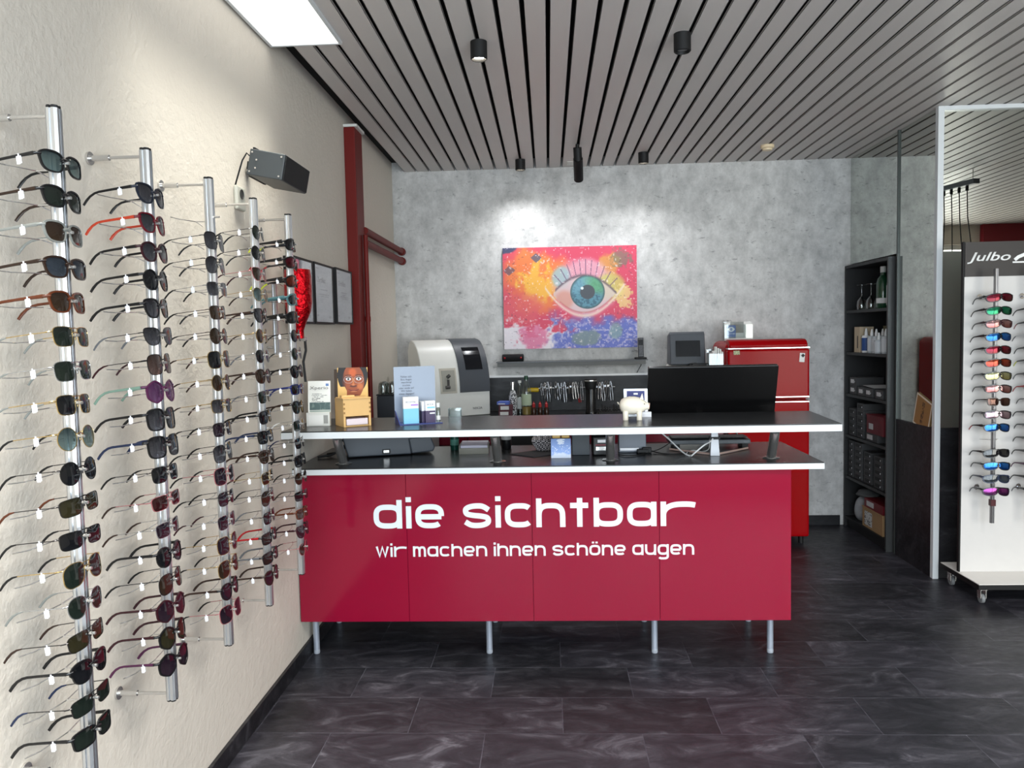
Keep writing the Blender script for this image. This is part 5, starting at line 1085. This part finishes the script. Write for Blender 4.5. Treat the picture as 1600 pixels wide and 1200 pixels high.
obj('pocket', M().box(-0.001, 0.106, -0.022, -0.018, 0.0, 0.062).box(-0.001, 0.001, -0.018, -0.001, 0.0, 0.062).box(0.104, 0.106, -0.018, -0.001, 0.0, 0.062).box(0.001, 0.104, -0.018, 0.0, 0.0, 0.003), WHITE, t)
obj('leaflet', M().box(0.008, 0.075, -0.0236, -0.0225, 0.006, 0.05), PAPER, t); obj('leaflet', M().box(0.078, 0.098, -0.0236, -0.0225, 0.012, 0.05), mat('pale_grey_print', (150, 150, 146), 0.6), t)
# portrait card (printed)
def face(U, V):
    C = np.ones(U.shape+(3,))*np.array([232, 186, 110.]); n = vnoise(U, V, 5, 4, 3)
    C = mixc(C, (24, 18, 18), (np.hypot((U-.50)/.50, (V-.22)/.56) < 1)*(V < .75))
    skin = np.hypot((U-.52)/.36, (V-.40)/.50) < 1
    C = mixc(C, (150, 74, 38), skin*1.0); C = mixc(C, (206, 96, 44), skin*sst(1-np.hypot((U-.50)/.18, (V-.14)/.16), 0, .6)*.9); C = mixc(C, (196, 112, 60), skin*sst(1-np.hypot((U-.74)/.14, (V-.55)/.14), 0, .6)*.8)
    C = mixc(C, (62, 26, 20), skin*sst(.30-U+(V-.5)*.1, 0, .12)*.9)
    C = mixc(C, (232, 186, 110), ((U < .30)*(V > .55)*(V < .80)*((.30-U)*1.6 > (.78-V)-.12))*1.0)
    C = mixc(C, (30, 18, 18), (V > .84+.35*np.abs(U-.5)**1.3-.02)*(U > .02)); C = mixc(C, (120, 58, 34), (np.abs(U-.56) < .12)*(V > .78)*(V < .93))
    for ex in (.36, .70):
        e = np.hypot((U-ex)/.085, (V-.33)/.042); C = mixc(C, (226, 226, 228), skin*(e < 1)); C = mixc(C, (30, 26, 30), np.hypot((U-ex)/.035, (V-.33)/.032) < 1); C = mixc(C, (40, 20, 18), np.exp(-((V-.275-.1*(U-ex)**2*8)/.012)**2)*(np.abs(U-ex) < .11))
        C = mixc(C, (40, 20, 18), np.exp(-((V-.22)/.010)**2)*(np.abs(U-ex) < .10)*.9)
        C = mixc(C, (190, 190, 196), (np.abs(np.hypot((U-ex)/.15, (V-.35)/.10)-1) < .05)*.7)
    C = mixc(C, (222, 140, 80), np.exp(-((U-.52)/.03)**2)*(V > .30)*(V < .52)*.6)
    C = mixc(C, (84, 34, 24), (np.hypot((U-.52)/.12, (V-.535)/.030) < 1)*.9); C = mixc(C, (214, 130, 80), (np.hypot((U-.52)/.07, (V-.50)/.026) < 1)*.6)
    C = mixc(C, (150, 70, 52), np.hypot((U-.53)/.17, (V-.672+(U-.53)**2*1.6)/.036) < 1); C = mixc(C, (70, 26, 24), np.exp(-((V-.672+(U-.53)**2*1.6)/.008)**2)*(np.abs(U-.53) < .17)); C = mixc(C, (226, 150, 90), (np.hypot((U-.53)/.10, (V-.69)/.014) < 1)*.7)
    return C
t = thing('portrait_card', 'upright picture card of a smiling child with glasses behind the wooden box', 'picture card', (-1.0, 3.64, UZ), (-0.05, 0, 0.10))
obj('card', M().box(0.0, 0.142, 0.0, 0.003, 0.0, 0.262), mat('card_edge', (200, 170, 120), 0.6), t)
obj('print', picture_mesh(0.142, 0.165, 90, 104, face), VC, t, loc=(0, -0.0006, 0.097))
obj('side_wing', M().box(-0.016, -0.001, 0.001, 0.003, 0.0, 0.255, RM(0, 0, 0)), mat('dark_wing', (60, 46, 34), 0.6), t)
# wooden box
t = thing('wooden_box', 'small pine box with an open slot and leaflets on the raised shelf', 'box', (-0.925, 3.452, UZ), (0, 0, 0.55))
bx = M()
bx.box(0, 0.128, 0, 0.008, 0.048, 0.125).box(0, 0.010, 0, 0.008, 0.0, 0.0478).box(0.118, 0.128, 0, 0.008, 0.0, 0.0478)
obj('front_board', bx, PINE, t, bevel=0.0006, seg=1)
obj('side_board', M().box(0, 0.008, 0.0082, 0.13, 0.0, 0.125, RM(0, 0, 0)), PINE, t); obj('side_board', M().box(0.12, 0.128, 0.0082, 0.13, 0.0, 0.125), PINE, t)
obj('back_board', M().box(0.0081, 0.1199, 0.122, 0.13, 0.0, 0.125), PINE, t); obj('bottom_board', M().box(0.0081, 0.1199, 0.0082, 0.1218, 0.0, 0.006), PINE, t)
obj('lid', M().box(-0.002, 0.130, -0.002, 0.110, 0.1255, 0.131), PINE, t, bevel=0.001)
for z in (0.060, 0.080, 0.100):
    for xa, xb in ((0.0006, 0.008), (0.120, 0.1274)): obj('finger_joint', M().box(xa, xb, -0.0007, -0.0001, z, z+0.009), mat('dark_pine', (150, 108, 58), 0.6), t)
obj('money_slot_block', M().box(0.0, 0.060, 0.020, 0.050, 0.1315, 0.142), PINE, t, bevel=0.001)
tag(obj('leaflet_stack', M().box(0, 0.100, 0, 0.08, 0, 0.030), mat('pink_leaflets', (222, 206, 210), 0.7), loc=(-0.925+0.0145*math.cos(.55)-0.004*math.sin(.55), 3.452+0.0145*math.sin(.55)+0.004*math.cos(.55), UZ+0.0066), rot=(0, 0, 0.55), bevel=0.003), 'stack of pale pink folded leaflets in the slot of the pine box', 'leaflets')
# blue-grey text display with tray
def grad(U, V): return np.ones(U.shape+(3,))*np.array([150, 160, 174.])+(vnoise(U, V, 3, 6)[..., None]-.5)*10
t = thing('counter_display', 'blue-grey acrylic counter display with german text about tired eyes', 'counter display', (-0.722, 3.60, UZ), (0, 0, 0.38))
obj('back_panel', M().box(0, 0.196, 0.0, 0.004, 0.0, 0.262), mat('display_blue_grey', (140, 152, 170), 0.3), t)
obj('tray', M().box(0.0, 0.20, -0.115, 0.0-0.0005, 0.0, 0.004).prism([(-0.115, 0.004), (-0.0005, 0.004), (-0.0005, 0.058)], 0.0, 0.003, 'X'), mat('tray_blue', (52, 64, 130), 0.15), t)
text('message', 'Fühlen sich\nIhre Augen\nmanchmal\ntrocken\noder müde an?\nWir haben\netwas dagegen!', mat('message_ink', (58, 62, 72), 0.6), t, (0.022, -0.0003, 0.128), height=0.092, width=0.072, align='CENTER', depth=0.0004, line=1.0)
def carton(x, y, w_, d_, h_, c1, c2, label, txt=None, split=.52, z=UZ+0.0046, rz=0.38, grp=None, tc=INK):
    c, s_ = math.cos(0.38), math.sin(0.38); gx = -0.722+x*c-y*s_; gy = 3.60+x*s_+y*c
    t = thing('eye_drop_carton', label, 'carton', (gx, gy, z), (0, 0, rz), grp)
    obj('lower_half', M().box(0, w_, 0, d_, 0, h_*split), c2, t); obj('upper_half', M().box(0, w_, 0, d_, h_*split+0.0001, h_), c1, t)
    if txt: text('print', txt, tc, t, (w_*0.14, -0.0003, h_*0.80), width=w_*0.68, depth=0.0003)
    return t
LB = mat('carton_light_blue', (120, 190, 222), 0.4); PU = mat('carton_purple', (54, 36, 76), 0.4); CW = mat('carton_white', (230, 230, 234), 0.4)
for k in range(3):
    q = carton(0.020+0.0045*(2-k)*-1+0.010, -0.105+0.0215*k, 0.070, 0.020, 0.120, CW, LB, 'white and light blue eye drop carton in the display tray, %s of three' % ['front one', 'middle one', 'rear one'][k], 'SICCHYAL' if k == 0 else None, .58, grp='light blue eye drop cartons')
    if k == 0: obj('violet_bar', M().box(0.034, 0.068, -0.0008, -0.0001, 0.082, 0.089), mat('violet', (170, 130, 210), 0.5), q)
carton(0.112, -0.075, 0.028, 0.05, 0.095, CW, PU, 'narrow white and purple carton behind the larger purple one', None, .55)
q = carton(0.124, -0.100, 0.046, 0.024, 0.100, CW, PU, 'white and dark purple eye drop carton in the display tray', 'SICCA', .55)
obj('blue_bar', M().box(0.008, 0.044, -0.0008, -0.0001, 0.066, 0.073), LB, q); obj('pale_bar', M().box(0.020, 0.044, -0.0008, -0.0001, 0.040, 0.046), CW, q)
t = bottle('eye_drop_bottle', 'small clear vial with white cap at the right of the display tray', 'bottle', -0.722+0.186*math.cos(.38)+.09*math.sin(.38), 3.60+0.186*math.sin(.38)-0.09*math.cos(.38), UZ+0.0046, [(0, 0), (0.009, 0), (0.010, 0.003), (0.010, 0.060), (0.006, 0.068), (0, 0.068)], CLR, [(0.0085, 0.068), (0.0085, 0.088), (0, 0.089)], WB, (0.0104, 0.01, 0.03), PAPER)
t = thing('clear_dish', 'small clear acrylic box behind the display tray', 'box', (-0.49, 3.74, UZ))
obj('walls', M().box(0, 0.06, 0, 0.003, 0, 0.05).box(0, 0.06, 0.047, 0.05, 0, 0.05).box(0, 0.003, 0.003, 0.047, 0, 0.05).box(0.057, 0.06, 0.003, 0.047, 0, 0.05), ACR, t)
# blue card in stand behind the pig
t = thing('card_stand', 'silver framed dark blue card standing behind the white piggy bank', 'card stand', (0.355, 3.72, UZ), (0, 0, -0.02))
obj('frame', M().box(0.0, 0.112, 0.0, 0.006, 0.0, 0.132, RM(-0.10, 0, 0)), mat('silver_frame', (176, 178, 182), 0.3, 0.5), t)
obj('card', M().box(0.014, 0.098, -0.002, -0.0002, 0.02, 0.122, RM(-0.10, 0, 0)), mat('card_navy', (36, 44, 110), 0.5), t)
obj('emblem', M().box(0.046, 0.066, -0.003, -0.0021, 0.104, 0.112, RM(-0.10, 0, 0)), CW, t)
obj('foot_card', M().box(0.070, 0.125, -0.03, -0.012, 0.0, 0.024), CW, t)
# piggy bank
def pig():
    t = thing('piggy_bank', 'cream ceramic piggy bank standing on the raised shelf beside the monitor', 'piggy bank', (0.385, 3.585, UZ), (0, 0, -0.12))
    PG = mat('cream_ceramic', (232, 224, 208), 0.22, coat=0.4)
    mb = M(); n = 28; prof = [(-.064, .004), (-.062, .018), (-.055, .030), (-.040, .040), (-.018, .0445), (.006, .044), (.028, .039), (.044, .031), (.054, .023), (.060, .019), (.067, .0175), (.069, .0165), (.069, 0.0005)]
    vs = []; fs = []
    for x, r in prof:
        for k in range(n): vs.append((x, r*0.95*math.cos(2*PI*k/n), 0.066+r*0.93*math.sin(2*PI*k/n)-0.10*max(0, x-.03)))
    for i in range(len(prof)-1):
        for k in range(n): fs.append((i*n+k, i*n+(k+1) % n, (i+1)*n+(k+1) % n, (i+1)*n+k))
    fs += [tuple(range(n)), tuple((len(prof)-1)*n+k for k in range(n))]
    mb.add(vs, fs); obj('body', mb, PG, t, smooth=True)
    for x, y in ((-.036, -.022), (-.036, .022), (.026, -.021), (.026, .021)): obj('leg', M().lathe([(0, 0), (0.0115, 0.0), (0.0125, 0.003), (0.0120, 0.020), (0.014, 0.042), (0, 0.043)], 18, (x, y, 0)), PG, t, smooth=True)
    for y in (-.018, .018): obj('ear', M().add([(0.030, y-.009, .098), (0.046, y-.009, .093), (0.040, y, .121), (0.030, y+.009, .098), (0.046, y+.009, .093), (0.034, y, .092)], [(0, 1, 2), (1, 4, 2), (4, 3, 2), (3, 0, 2), (0, 3, 5), (1, 5, 4), (0, 5, 1), (3, 4, 5)]), PG, t, bevel=0.001)
    obj('snout_disc', M().cyl((.0692, 0, .0622), (.0725, 0, .0618), 0.0145, 20), mat('pink_ceramic', (222, 190, 178), 0.3), t, smooth=True)
    for y in (-.005, .005): obj('nostril', M().cyl((.0726, y, .062), (.0732, y, .062), 0.002, 8), INK, t)
    for y in (-.0245, .0245): obj('eye', M().sphere((.049, y*.93, .074), .0028, n=10, m=6), BLACK, t, smooth=True)
    obj('coin_slot', M().box(-.014, .014, -.0015, .0015, .1070, .1079), INK, t)
    obj('tail', M().tube([(-.063, 0, .070), (-.070, .004, .074), (-.072, 0, .080), (-.068, -.004, .078)], 0.0022, 8), PG, t, smooth=True)
pig()
# monitor seen from behind, standing on the lower worktop
t = thing('computer_monitor', 'large black monitor seen from behind, leaning back over the raised shelf', 'monitor', (0.81, 3.96, 0.9155))
T = RM(0.30, 0, 0, (0, 0, 0.27))
o = obj('housing', M().prism(rrect(-0.318, 0.318, -0.135, 0.155, 0.006, 3), -0.035, -0.008, 'Y', T), mat('monitor_black', (9, 9, 10), 0.22), t, bevel=0.002)
obj('screen', M().prism(rrect(-0.312, 0.312, -0.125, 0.149, 0.004, 3), -0.0078, -0.0065, 'Y', T), SCREEN, o)
obj('rear_bulge', M().prism(rrect(-0.30, 0.30, -0.132, -0.098, 0.004, 3), -0.044, -0.0352, 'Y', T), mat('monitor_bulge', (20, 20, 22), 0.35), o, bevel=0.003)
text('brand', 'acer', mat('brand_black', (24, 24, 26), 0.15), o, (-0.115, -0.037, 0.295), rot=(0.30, 0, 0), width=0.10, depth=0.0006)
st = obj('stand_neck', M().prism([(-0.072+0.0, 0.0), (-0.026, 0.0), (-0.036, 0.20), (-0.068, 0.20)], -0.305, -0.290, 'Y', RM(0, 0, 0)) if False else M().prism([(-0.062, 0.0), (-0.018, 0.0), (-0.028, 0.135), (-0.056, 0.135)], -0.300, -0.284, 'Y'), mat('stand_white_grey', (205, 208, 214), 0.3), t, bevel=0.002)
obj('stand_arm', M().box(-0.056, -0.028, -0.283, -0.03, 0.118, 0.134), MC['stand_white_grey'], t, bevel=0.002)
obj('neck_bracket', M().box(-0.058, -0.026, -0.024, -0.006, 0.1345, 0.155), BLACK, t)
obj('cable_clip', M().box(-0.066, -0.018, -0.305, -0.279, 0.078, 0.090), BLACK, t)
obj('stand_foot', M().tube([(-0.015, -0.270, 0.006), (0.10, -0.16, 0.006), (0.16, -0.10, 0.006)], 0.005, 8).tube([(-0.06, -0.270, 0.006), (-0.17, -0.16, 0.006), (-0.22, -0.10, 0.006)], 0.005, 8), mat('stand_rosy', (190, 160, 148), 0.35), t, smooth=True)

# ================================================================== ON THE LOWER WORKTOP
LZ = 0.9155
t = thing('cash_terminal', 'dark grey till unit seen from behind on the lower worktop', 'till', (-0.985, 3.735, LZ), (0, 0, 0.30))
TG = mat('till_grey', (58, 64, 72), 0.45)
obj('housing', M().prism([(0.0, 0.004), (0.31, 0.004), (0.295, 0.12), (-0.03, 0.12)], 0.0, 0.16, 'Y'), TG, t, bevel=0.006)
obj('end_section', M().prism([(0.3115, 0.004), (0.42, 0.010), (0.43, 0.03), (0.41, 0.085), (0.297, 0.085)], 0.01, 0.15, 'Y'), TG, t, bevel=0.006)
obj('socket_panel', M().box(0.165, 0.205, -0.0015, -0.0003, 0.012, 0.036), BLACK, t)
obj('port', M().box(0.172, 0.198, -0.0025, -0.0016, 0.018, 0.030), STEEL, t)
obj('turning_knob', M().cyl((0.355, 0.06, 0.086), (0.355, 0.06, 0.112), 0.022, 24), CHROME, t, smooth=True)
obj('handle', M().box(0.40, 0.50, 0.08, 0.11, 0.06, 0.075, RM(0, -0.15, 0)), BLACK, t, bevel=0.002)
t = thing('cable', 'tangle of black cables at the left end of the lower worktop', 'cable', (-1.08, 3.80, LZ))
obj('cable', M().tube([(-0.06, -0.05, 0.006), (0.0, -0.02, 0.012), (0.04, 0.03, 0.03), (0.07, 0.06, 0.05)], 0.006, 8), BLACK, t, smooth=True); obj('cable', M().tube([(-0.04, 0.05, 0.006), (0.02, 0.0, 0.02), (0.05, 0.0, 0.04), (0.065, 0.04, 0.07)], 0.005, 8), BLACK, t, smooth=True); obj('cable', M().tube([(0.01, 0.08, 0.004), (0.03, 0.05, 0.06), (0.05, 0.07, 0.10)], 0.005, 8), BLACK, t, smooth=True)
bottle('hand_gel_bottle', 'dark green glass bottle at the back of the lower worktop, left of the paper tray', 'bottle', -0.492, 3.98, LZ, [(0, 0), (0.021, 0), (0.022, 0.01), (0.022, 0.075), (0.014, 0.085), (0.014, 0.10), (0, 0.10)], mat('teal_glass', (14, 56, 48), 0.1), None, None, (0.0225, 0.025, 0.055), mat('teal_label', (60, 110, 100), 0.6))
t = thing('paper_tray', 'smoked acrylic tray with white sheets on the lower worktop', 'paper tray', (-0.45, 3.82, LZ), (0, 0, 0.02))
SM = mat('smoked_olive', (96, 92, 78), 0.25)
obj('tray', M().box(0, 0.145, 0, 0.003, 0, 0.030).box(0, 0.003, 0.003, 0.12, 0, 0.045).box(0.142, 0.145, 0.003, 0.12, 0, 0.045).box(0.003, 0.142, 0.003, 0.12, 0, 0.003), SM, t)
obj('base', M().box(0.004, 0.141, 0.004, 0.119, 0.0035, 0.022), mat('dark_olive', (66, 62, 50), 0.4), t)
tag(obj('paper_sheets', M().box(0.006, 0.139, 0.01, 0.116, 0.0, 0.018, RM(0.10, 0, 0)), mat('lilac_white', (186, 184, 200), 0.7), loc=(-0.45, 3.82, LZ+0.0226), rot=(0, 0, 0.02)), 'white paper sheets lying in the smoked acrylic tray', 'paper')
bottle('black_can', 'slim black can with white print behind the second counter post', 'can', -0.225, 3.98, LZ, [(0, 0), (0.024, 0), (0.026, 0.004), (0.026, 0.14), (0.022, 0.15), (0, 0.15)], mat('can_black', (16, 16, 18), 0.3), None, None, (0.0264, 0.05, 0.075), mat('can_print', (150, 150, 150), 0.6))
tag(obj('mouse_mat', M().prism([(-0.09, 0.0), (0.03, -0.10), (0.16, 0.0), (0.03, 0.10)], 0, 0.004, 'Z'), mat('mat_grey', (48, 46, 47), 0.75), loc=(-0.11, 3.79, LZ)), 'flat dark grey mat lying on the lower worktop', 'mat')
m_, nt_, b_n = nodes_of('checked_cloth'); k_ = nt_.nodes.new('ShaderNodeTexChecker'); k_.inputs['Scale'].default_value = 130; k_.inputs[1].default_value = lin((196, 190, 192)); k_.inputs[2].default_value = lin((52, 48, 54)); tc_ = nt_.nodes.new('ShaderNodeTexCoord'); nt_.links.new(tc_.outputs['Object'], k_.inputs[0]); nt_.links.new(k_.outputs[0], b_n.inputs[0]); b_n.inputs['Roughness'].default_value = 0.9
lump('checked_cloth', 'crumpled black and white patterned cloth on the lower worktop', 'cloth', (-0.035, 3.93, LZ), 0.062, m_, 5, (0.95, 0.7, 0.8), 0.14)
def snow(U, V):
    C = np.ones(U.shape+(3,))*np.array([112, 140, 196.]); C = C+(V[..., None]*50); C = mixc(C, (232, 236, 244), sst(V-.74+(vnoise(U, V, 5, 2, 2)-.5)*.3, 0, .12)*.8)
    C = mixc(C, (236, 240, 246), (vnoise(U, V, 22, 8) > .80)*(V > .3)*(V < .75)*.9); return mixc(C, (236, 240, 246), sst(1-np.hypot((U-.5)/.22, (V-.12)/.2)+(vnoise(U, V, 20, 1)-.5), 0, .4)*.8)
t = thing('gift_box', 'small pale blue box with snowflake print on the lower worktop', 'box', (0.004, 3.66, LZ))
obj('box', M().box(0, 0.093, 0, 0.06, 0, 0.092), mat('pale_blue_box', (130, 150, 200), 0.5), t); obj('print', picture_mesh(0.093, 0.092, 50, 50, snow), VC, t, loc=(0, -0.0008, 0))
tag(obj('honey_sachets', M().box(0.006, 0.045, 0.01, 0.05, 0, 0.018).box(0.05, 0.088, 0.012, 0.05, 0, 0.014), mat('amber_sachet', (200, 160, 84), 0.4), loc=(0.004, 3.66, LZ+0.0926), bevel=0.004), 'amber sachets lying on top of the pale blue box', 'sachets')
tag(obj('file_box', M().box(0, 0.085, 0, 0.10, 0, 0.11), mat('slate_box', (50, 56, 62), 0.5), loc=(0.105, 3.74, LZ), bevel=0.002), 'dark slate coloured file box right of the pale blue box', 'box')
t = thing('card_terminal', 'black card terminal with white label on the lower worktop by the third post', 'card terminal', (0.205, 3.72, LZ), (0, 0, 0.05))
obj('body', M().prism([(0, 0), (0, 0.085), (0.02, 0.118), (0.09, 0.118), (0.09, 0)], 0.0, 0.085, 'X'), mat('terminal_black', (18, 18, 20), 0.35), t, bevel=0.005)
obj('label', M().box(0.022, 0.066, -0.0012, -0.0002, 0.062, 0.076), CW, t); obj('red_stripe', M().box(0.012, 0.072, -0.0012, -0.0002, 0.047, 0.054), mat('dull_red', (110, 34, 44), 0.5), t); obj('silver_plate', M().box(0.014, 0.070, -0.0012, -0.0002, 0.024, 0.042), STEEL, t)
t = thing('network_box', 'grey upright device with white port strip on the lower worktop', 'device', (0.335, 3.80, LZ))
obj('body', M().box(0, 0.132, 0, 0.06, 0.0, 0.125), mat('device_grey', (98, 104, 114), 0.4), t, bevel=0.003); obj('port_strip', M().box(0.004, 0.095, -0.012, -0.0004, 0.012, 0.024), CW, t); obj('logo', M().box(0.05, 0.08, -0.001, -0.0002, 0.098, 0.102), ALU, t)
obj('plug', M().box(0.085, 0.14, -0.035, -0.006, 0.0, 0.020).box(0.11, 0.155, -0.03, -0.008, 0.0, 0.028), BLACK, t, bevel=0.004)
def cable(label, m, pts, r):
    P = catmull3(pts); tag(obj('cable', M().tube(P, r, 8), m, smooth=True), label, 'cable')
def catmull3(pts, n=8):
    P = [Vector(p) for p in pts]; out = []
    for i in range(len(P)-1):
        p0 = P[max(i-1, 0)]; p1 = P[i]; p2 = P[i+1]; p3 = P[min(i+2, len(P)-1)]
        for k in range(n):
            t_ = k/n; out.append(0.5*((2*p1)+(-p0+p2)*t_+(2*p0-5*p1+4*p2-p3)*t_*t_+(-p0+3*p1-3*p2+p3)*t_**3))
    out.append(P[-1]); return out
WC = mat('white_cable', (220, 220, 220), 0.5)
cable('white cable arching from the grey device down to the worktop', WC, [(0.470, 3.82, 1.015), (0.52, 3.80, 1.022), (0.57, 3.77, 0.985), (0.62, 3.70, 0.935), (0.645, 3.66, 0.920), (0.66, 3.66, 0.9195)], 0.0035)
cable('white cable running from the monitor foot to the front of the worktop', WC, [(0.655, 3.64, 0.9195), (0.68, 3.655, 0.937), (0.72, 3.67, 0.965), (0.746, 3.65, 0.985), (0.757, 3.645, 1.00)], 0.0035)
cable('thin white cable looping behind the monitor foot', WC, [(0.757, 3.72, 0.99), (0.755, 3.73, 0.94), (0.73, 3.76, 0.922), (0.69, 3.78, 0.925), (0.66, 3.76, 0.9195), (0.64, 3.69, 0.9190)], 0.0025)
cable('black cable looping from the grey device along the worktop', BLACK, [(0.49, 3.775, 0.925), (0.53, 3.74, 0.919), (0.58, 3.70, 0.9195), (0.64, 3.74, 0.919), (0.70, 3.80, 0.9195), (0.745, 3.83, 0.919)], 0.0030)
cable('black cable trailing beside the third post', BLACK, [(0.325, 3.72, 0.9190), (0.36, 3.68, 0.9190), (0.42, 3.70, 0.9190), (0.455, 3.745, 0.922)], 0.0028)
cable('thin black cable from the desk tray to the grey device', BLACK, [(0.50, 3.79, 0.922), (0.54, 3.82, 0.930), (0.58, 3.86, 0.945), (0.60, 3.90, 0.95)], 0.0022)
t = thing('keyboard_tray', 'long grey keyboard on small feet along the rear of the lower worktop', 'keyboard', (0.60, 3.92, LZ))
obj('body', M().prism([(0.0, 0.018), (0.0, 0.040), (0.12, 0.046), (0.12, 0.024)], 0.0, 0.40, 'X'), mat('keyboard_grey', (70, 74, 78), 0.35, 0.2), t, bevel=0.003)
for x in (0.02, 0.36): obj('foot', M().box(x, x+0.03, 0.005, 0.10, 0.0, 0.0178), BLACK, t)
obj('keys', M().box(0.012, 0.388, 0.018, 0.110, 0.0475, 0.0525), mat('keys_dark', (34, 34, 36), 0.5, bump=0.5, bscale=120), t)
# chair behind the counter
t = thing('office_chair', 'black office chair behind the counter, only its back showing between the tops', 'chair', (-0.10, 4.75, 0), (0, 0, 0.2))
CB = mat('chair_black', (22, 22, 24), 0.7)
obj('backrest', M().prism(rrect(-0.20, 0.20, 0.50, 0.86, 0.06, 6), 0.20, 0.25, 'Y', RM(0, 0, 0)), CB, t, bevel=0.015); obj('seat', M().prism(rrect(-0.23, 0.23, -0.24, 0.19, 0.06, 6), 0.44, 0.51, 'Z'), CB, t, bevel=0.015)
obj('back_support', M().box(-0.03, 0.03, 0.251, 0.27, 0.40, 0.70).box(-0.03, 0.03, 0.0, 0.27, 0.395, 0.4195), BLACK, t)
obj('column', M().cyl((0, 0, 0.08), (0, 0, 0.395), 0.022, 14), BLACK, t, smooth=True)
for k in range(5):
    a = 2*PI*k/5; x, y = 0.27*math.cos(a), 0.27*math.sin(a); obj('base_leg', M().tube([(0, 0, 0.09), (x, y, 0.065)], 0.014, 8), BLACK, t, smooth=True); obj('caster', M().cyl((x-0.012, y, 0.027), (x+0.012, y, 0.027), 0.0265, 14), RUBBER, t, smooth=True)
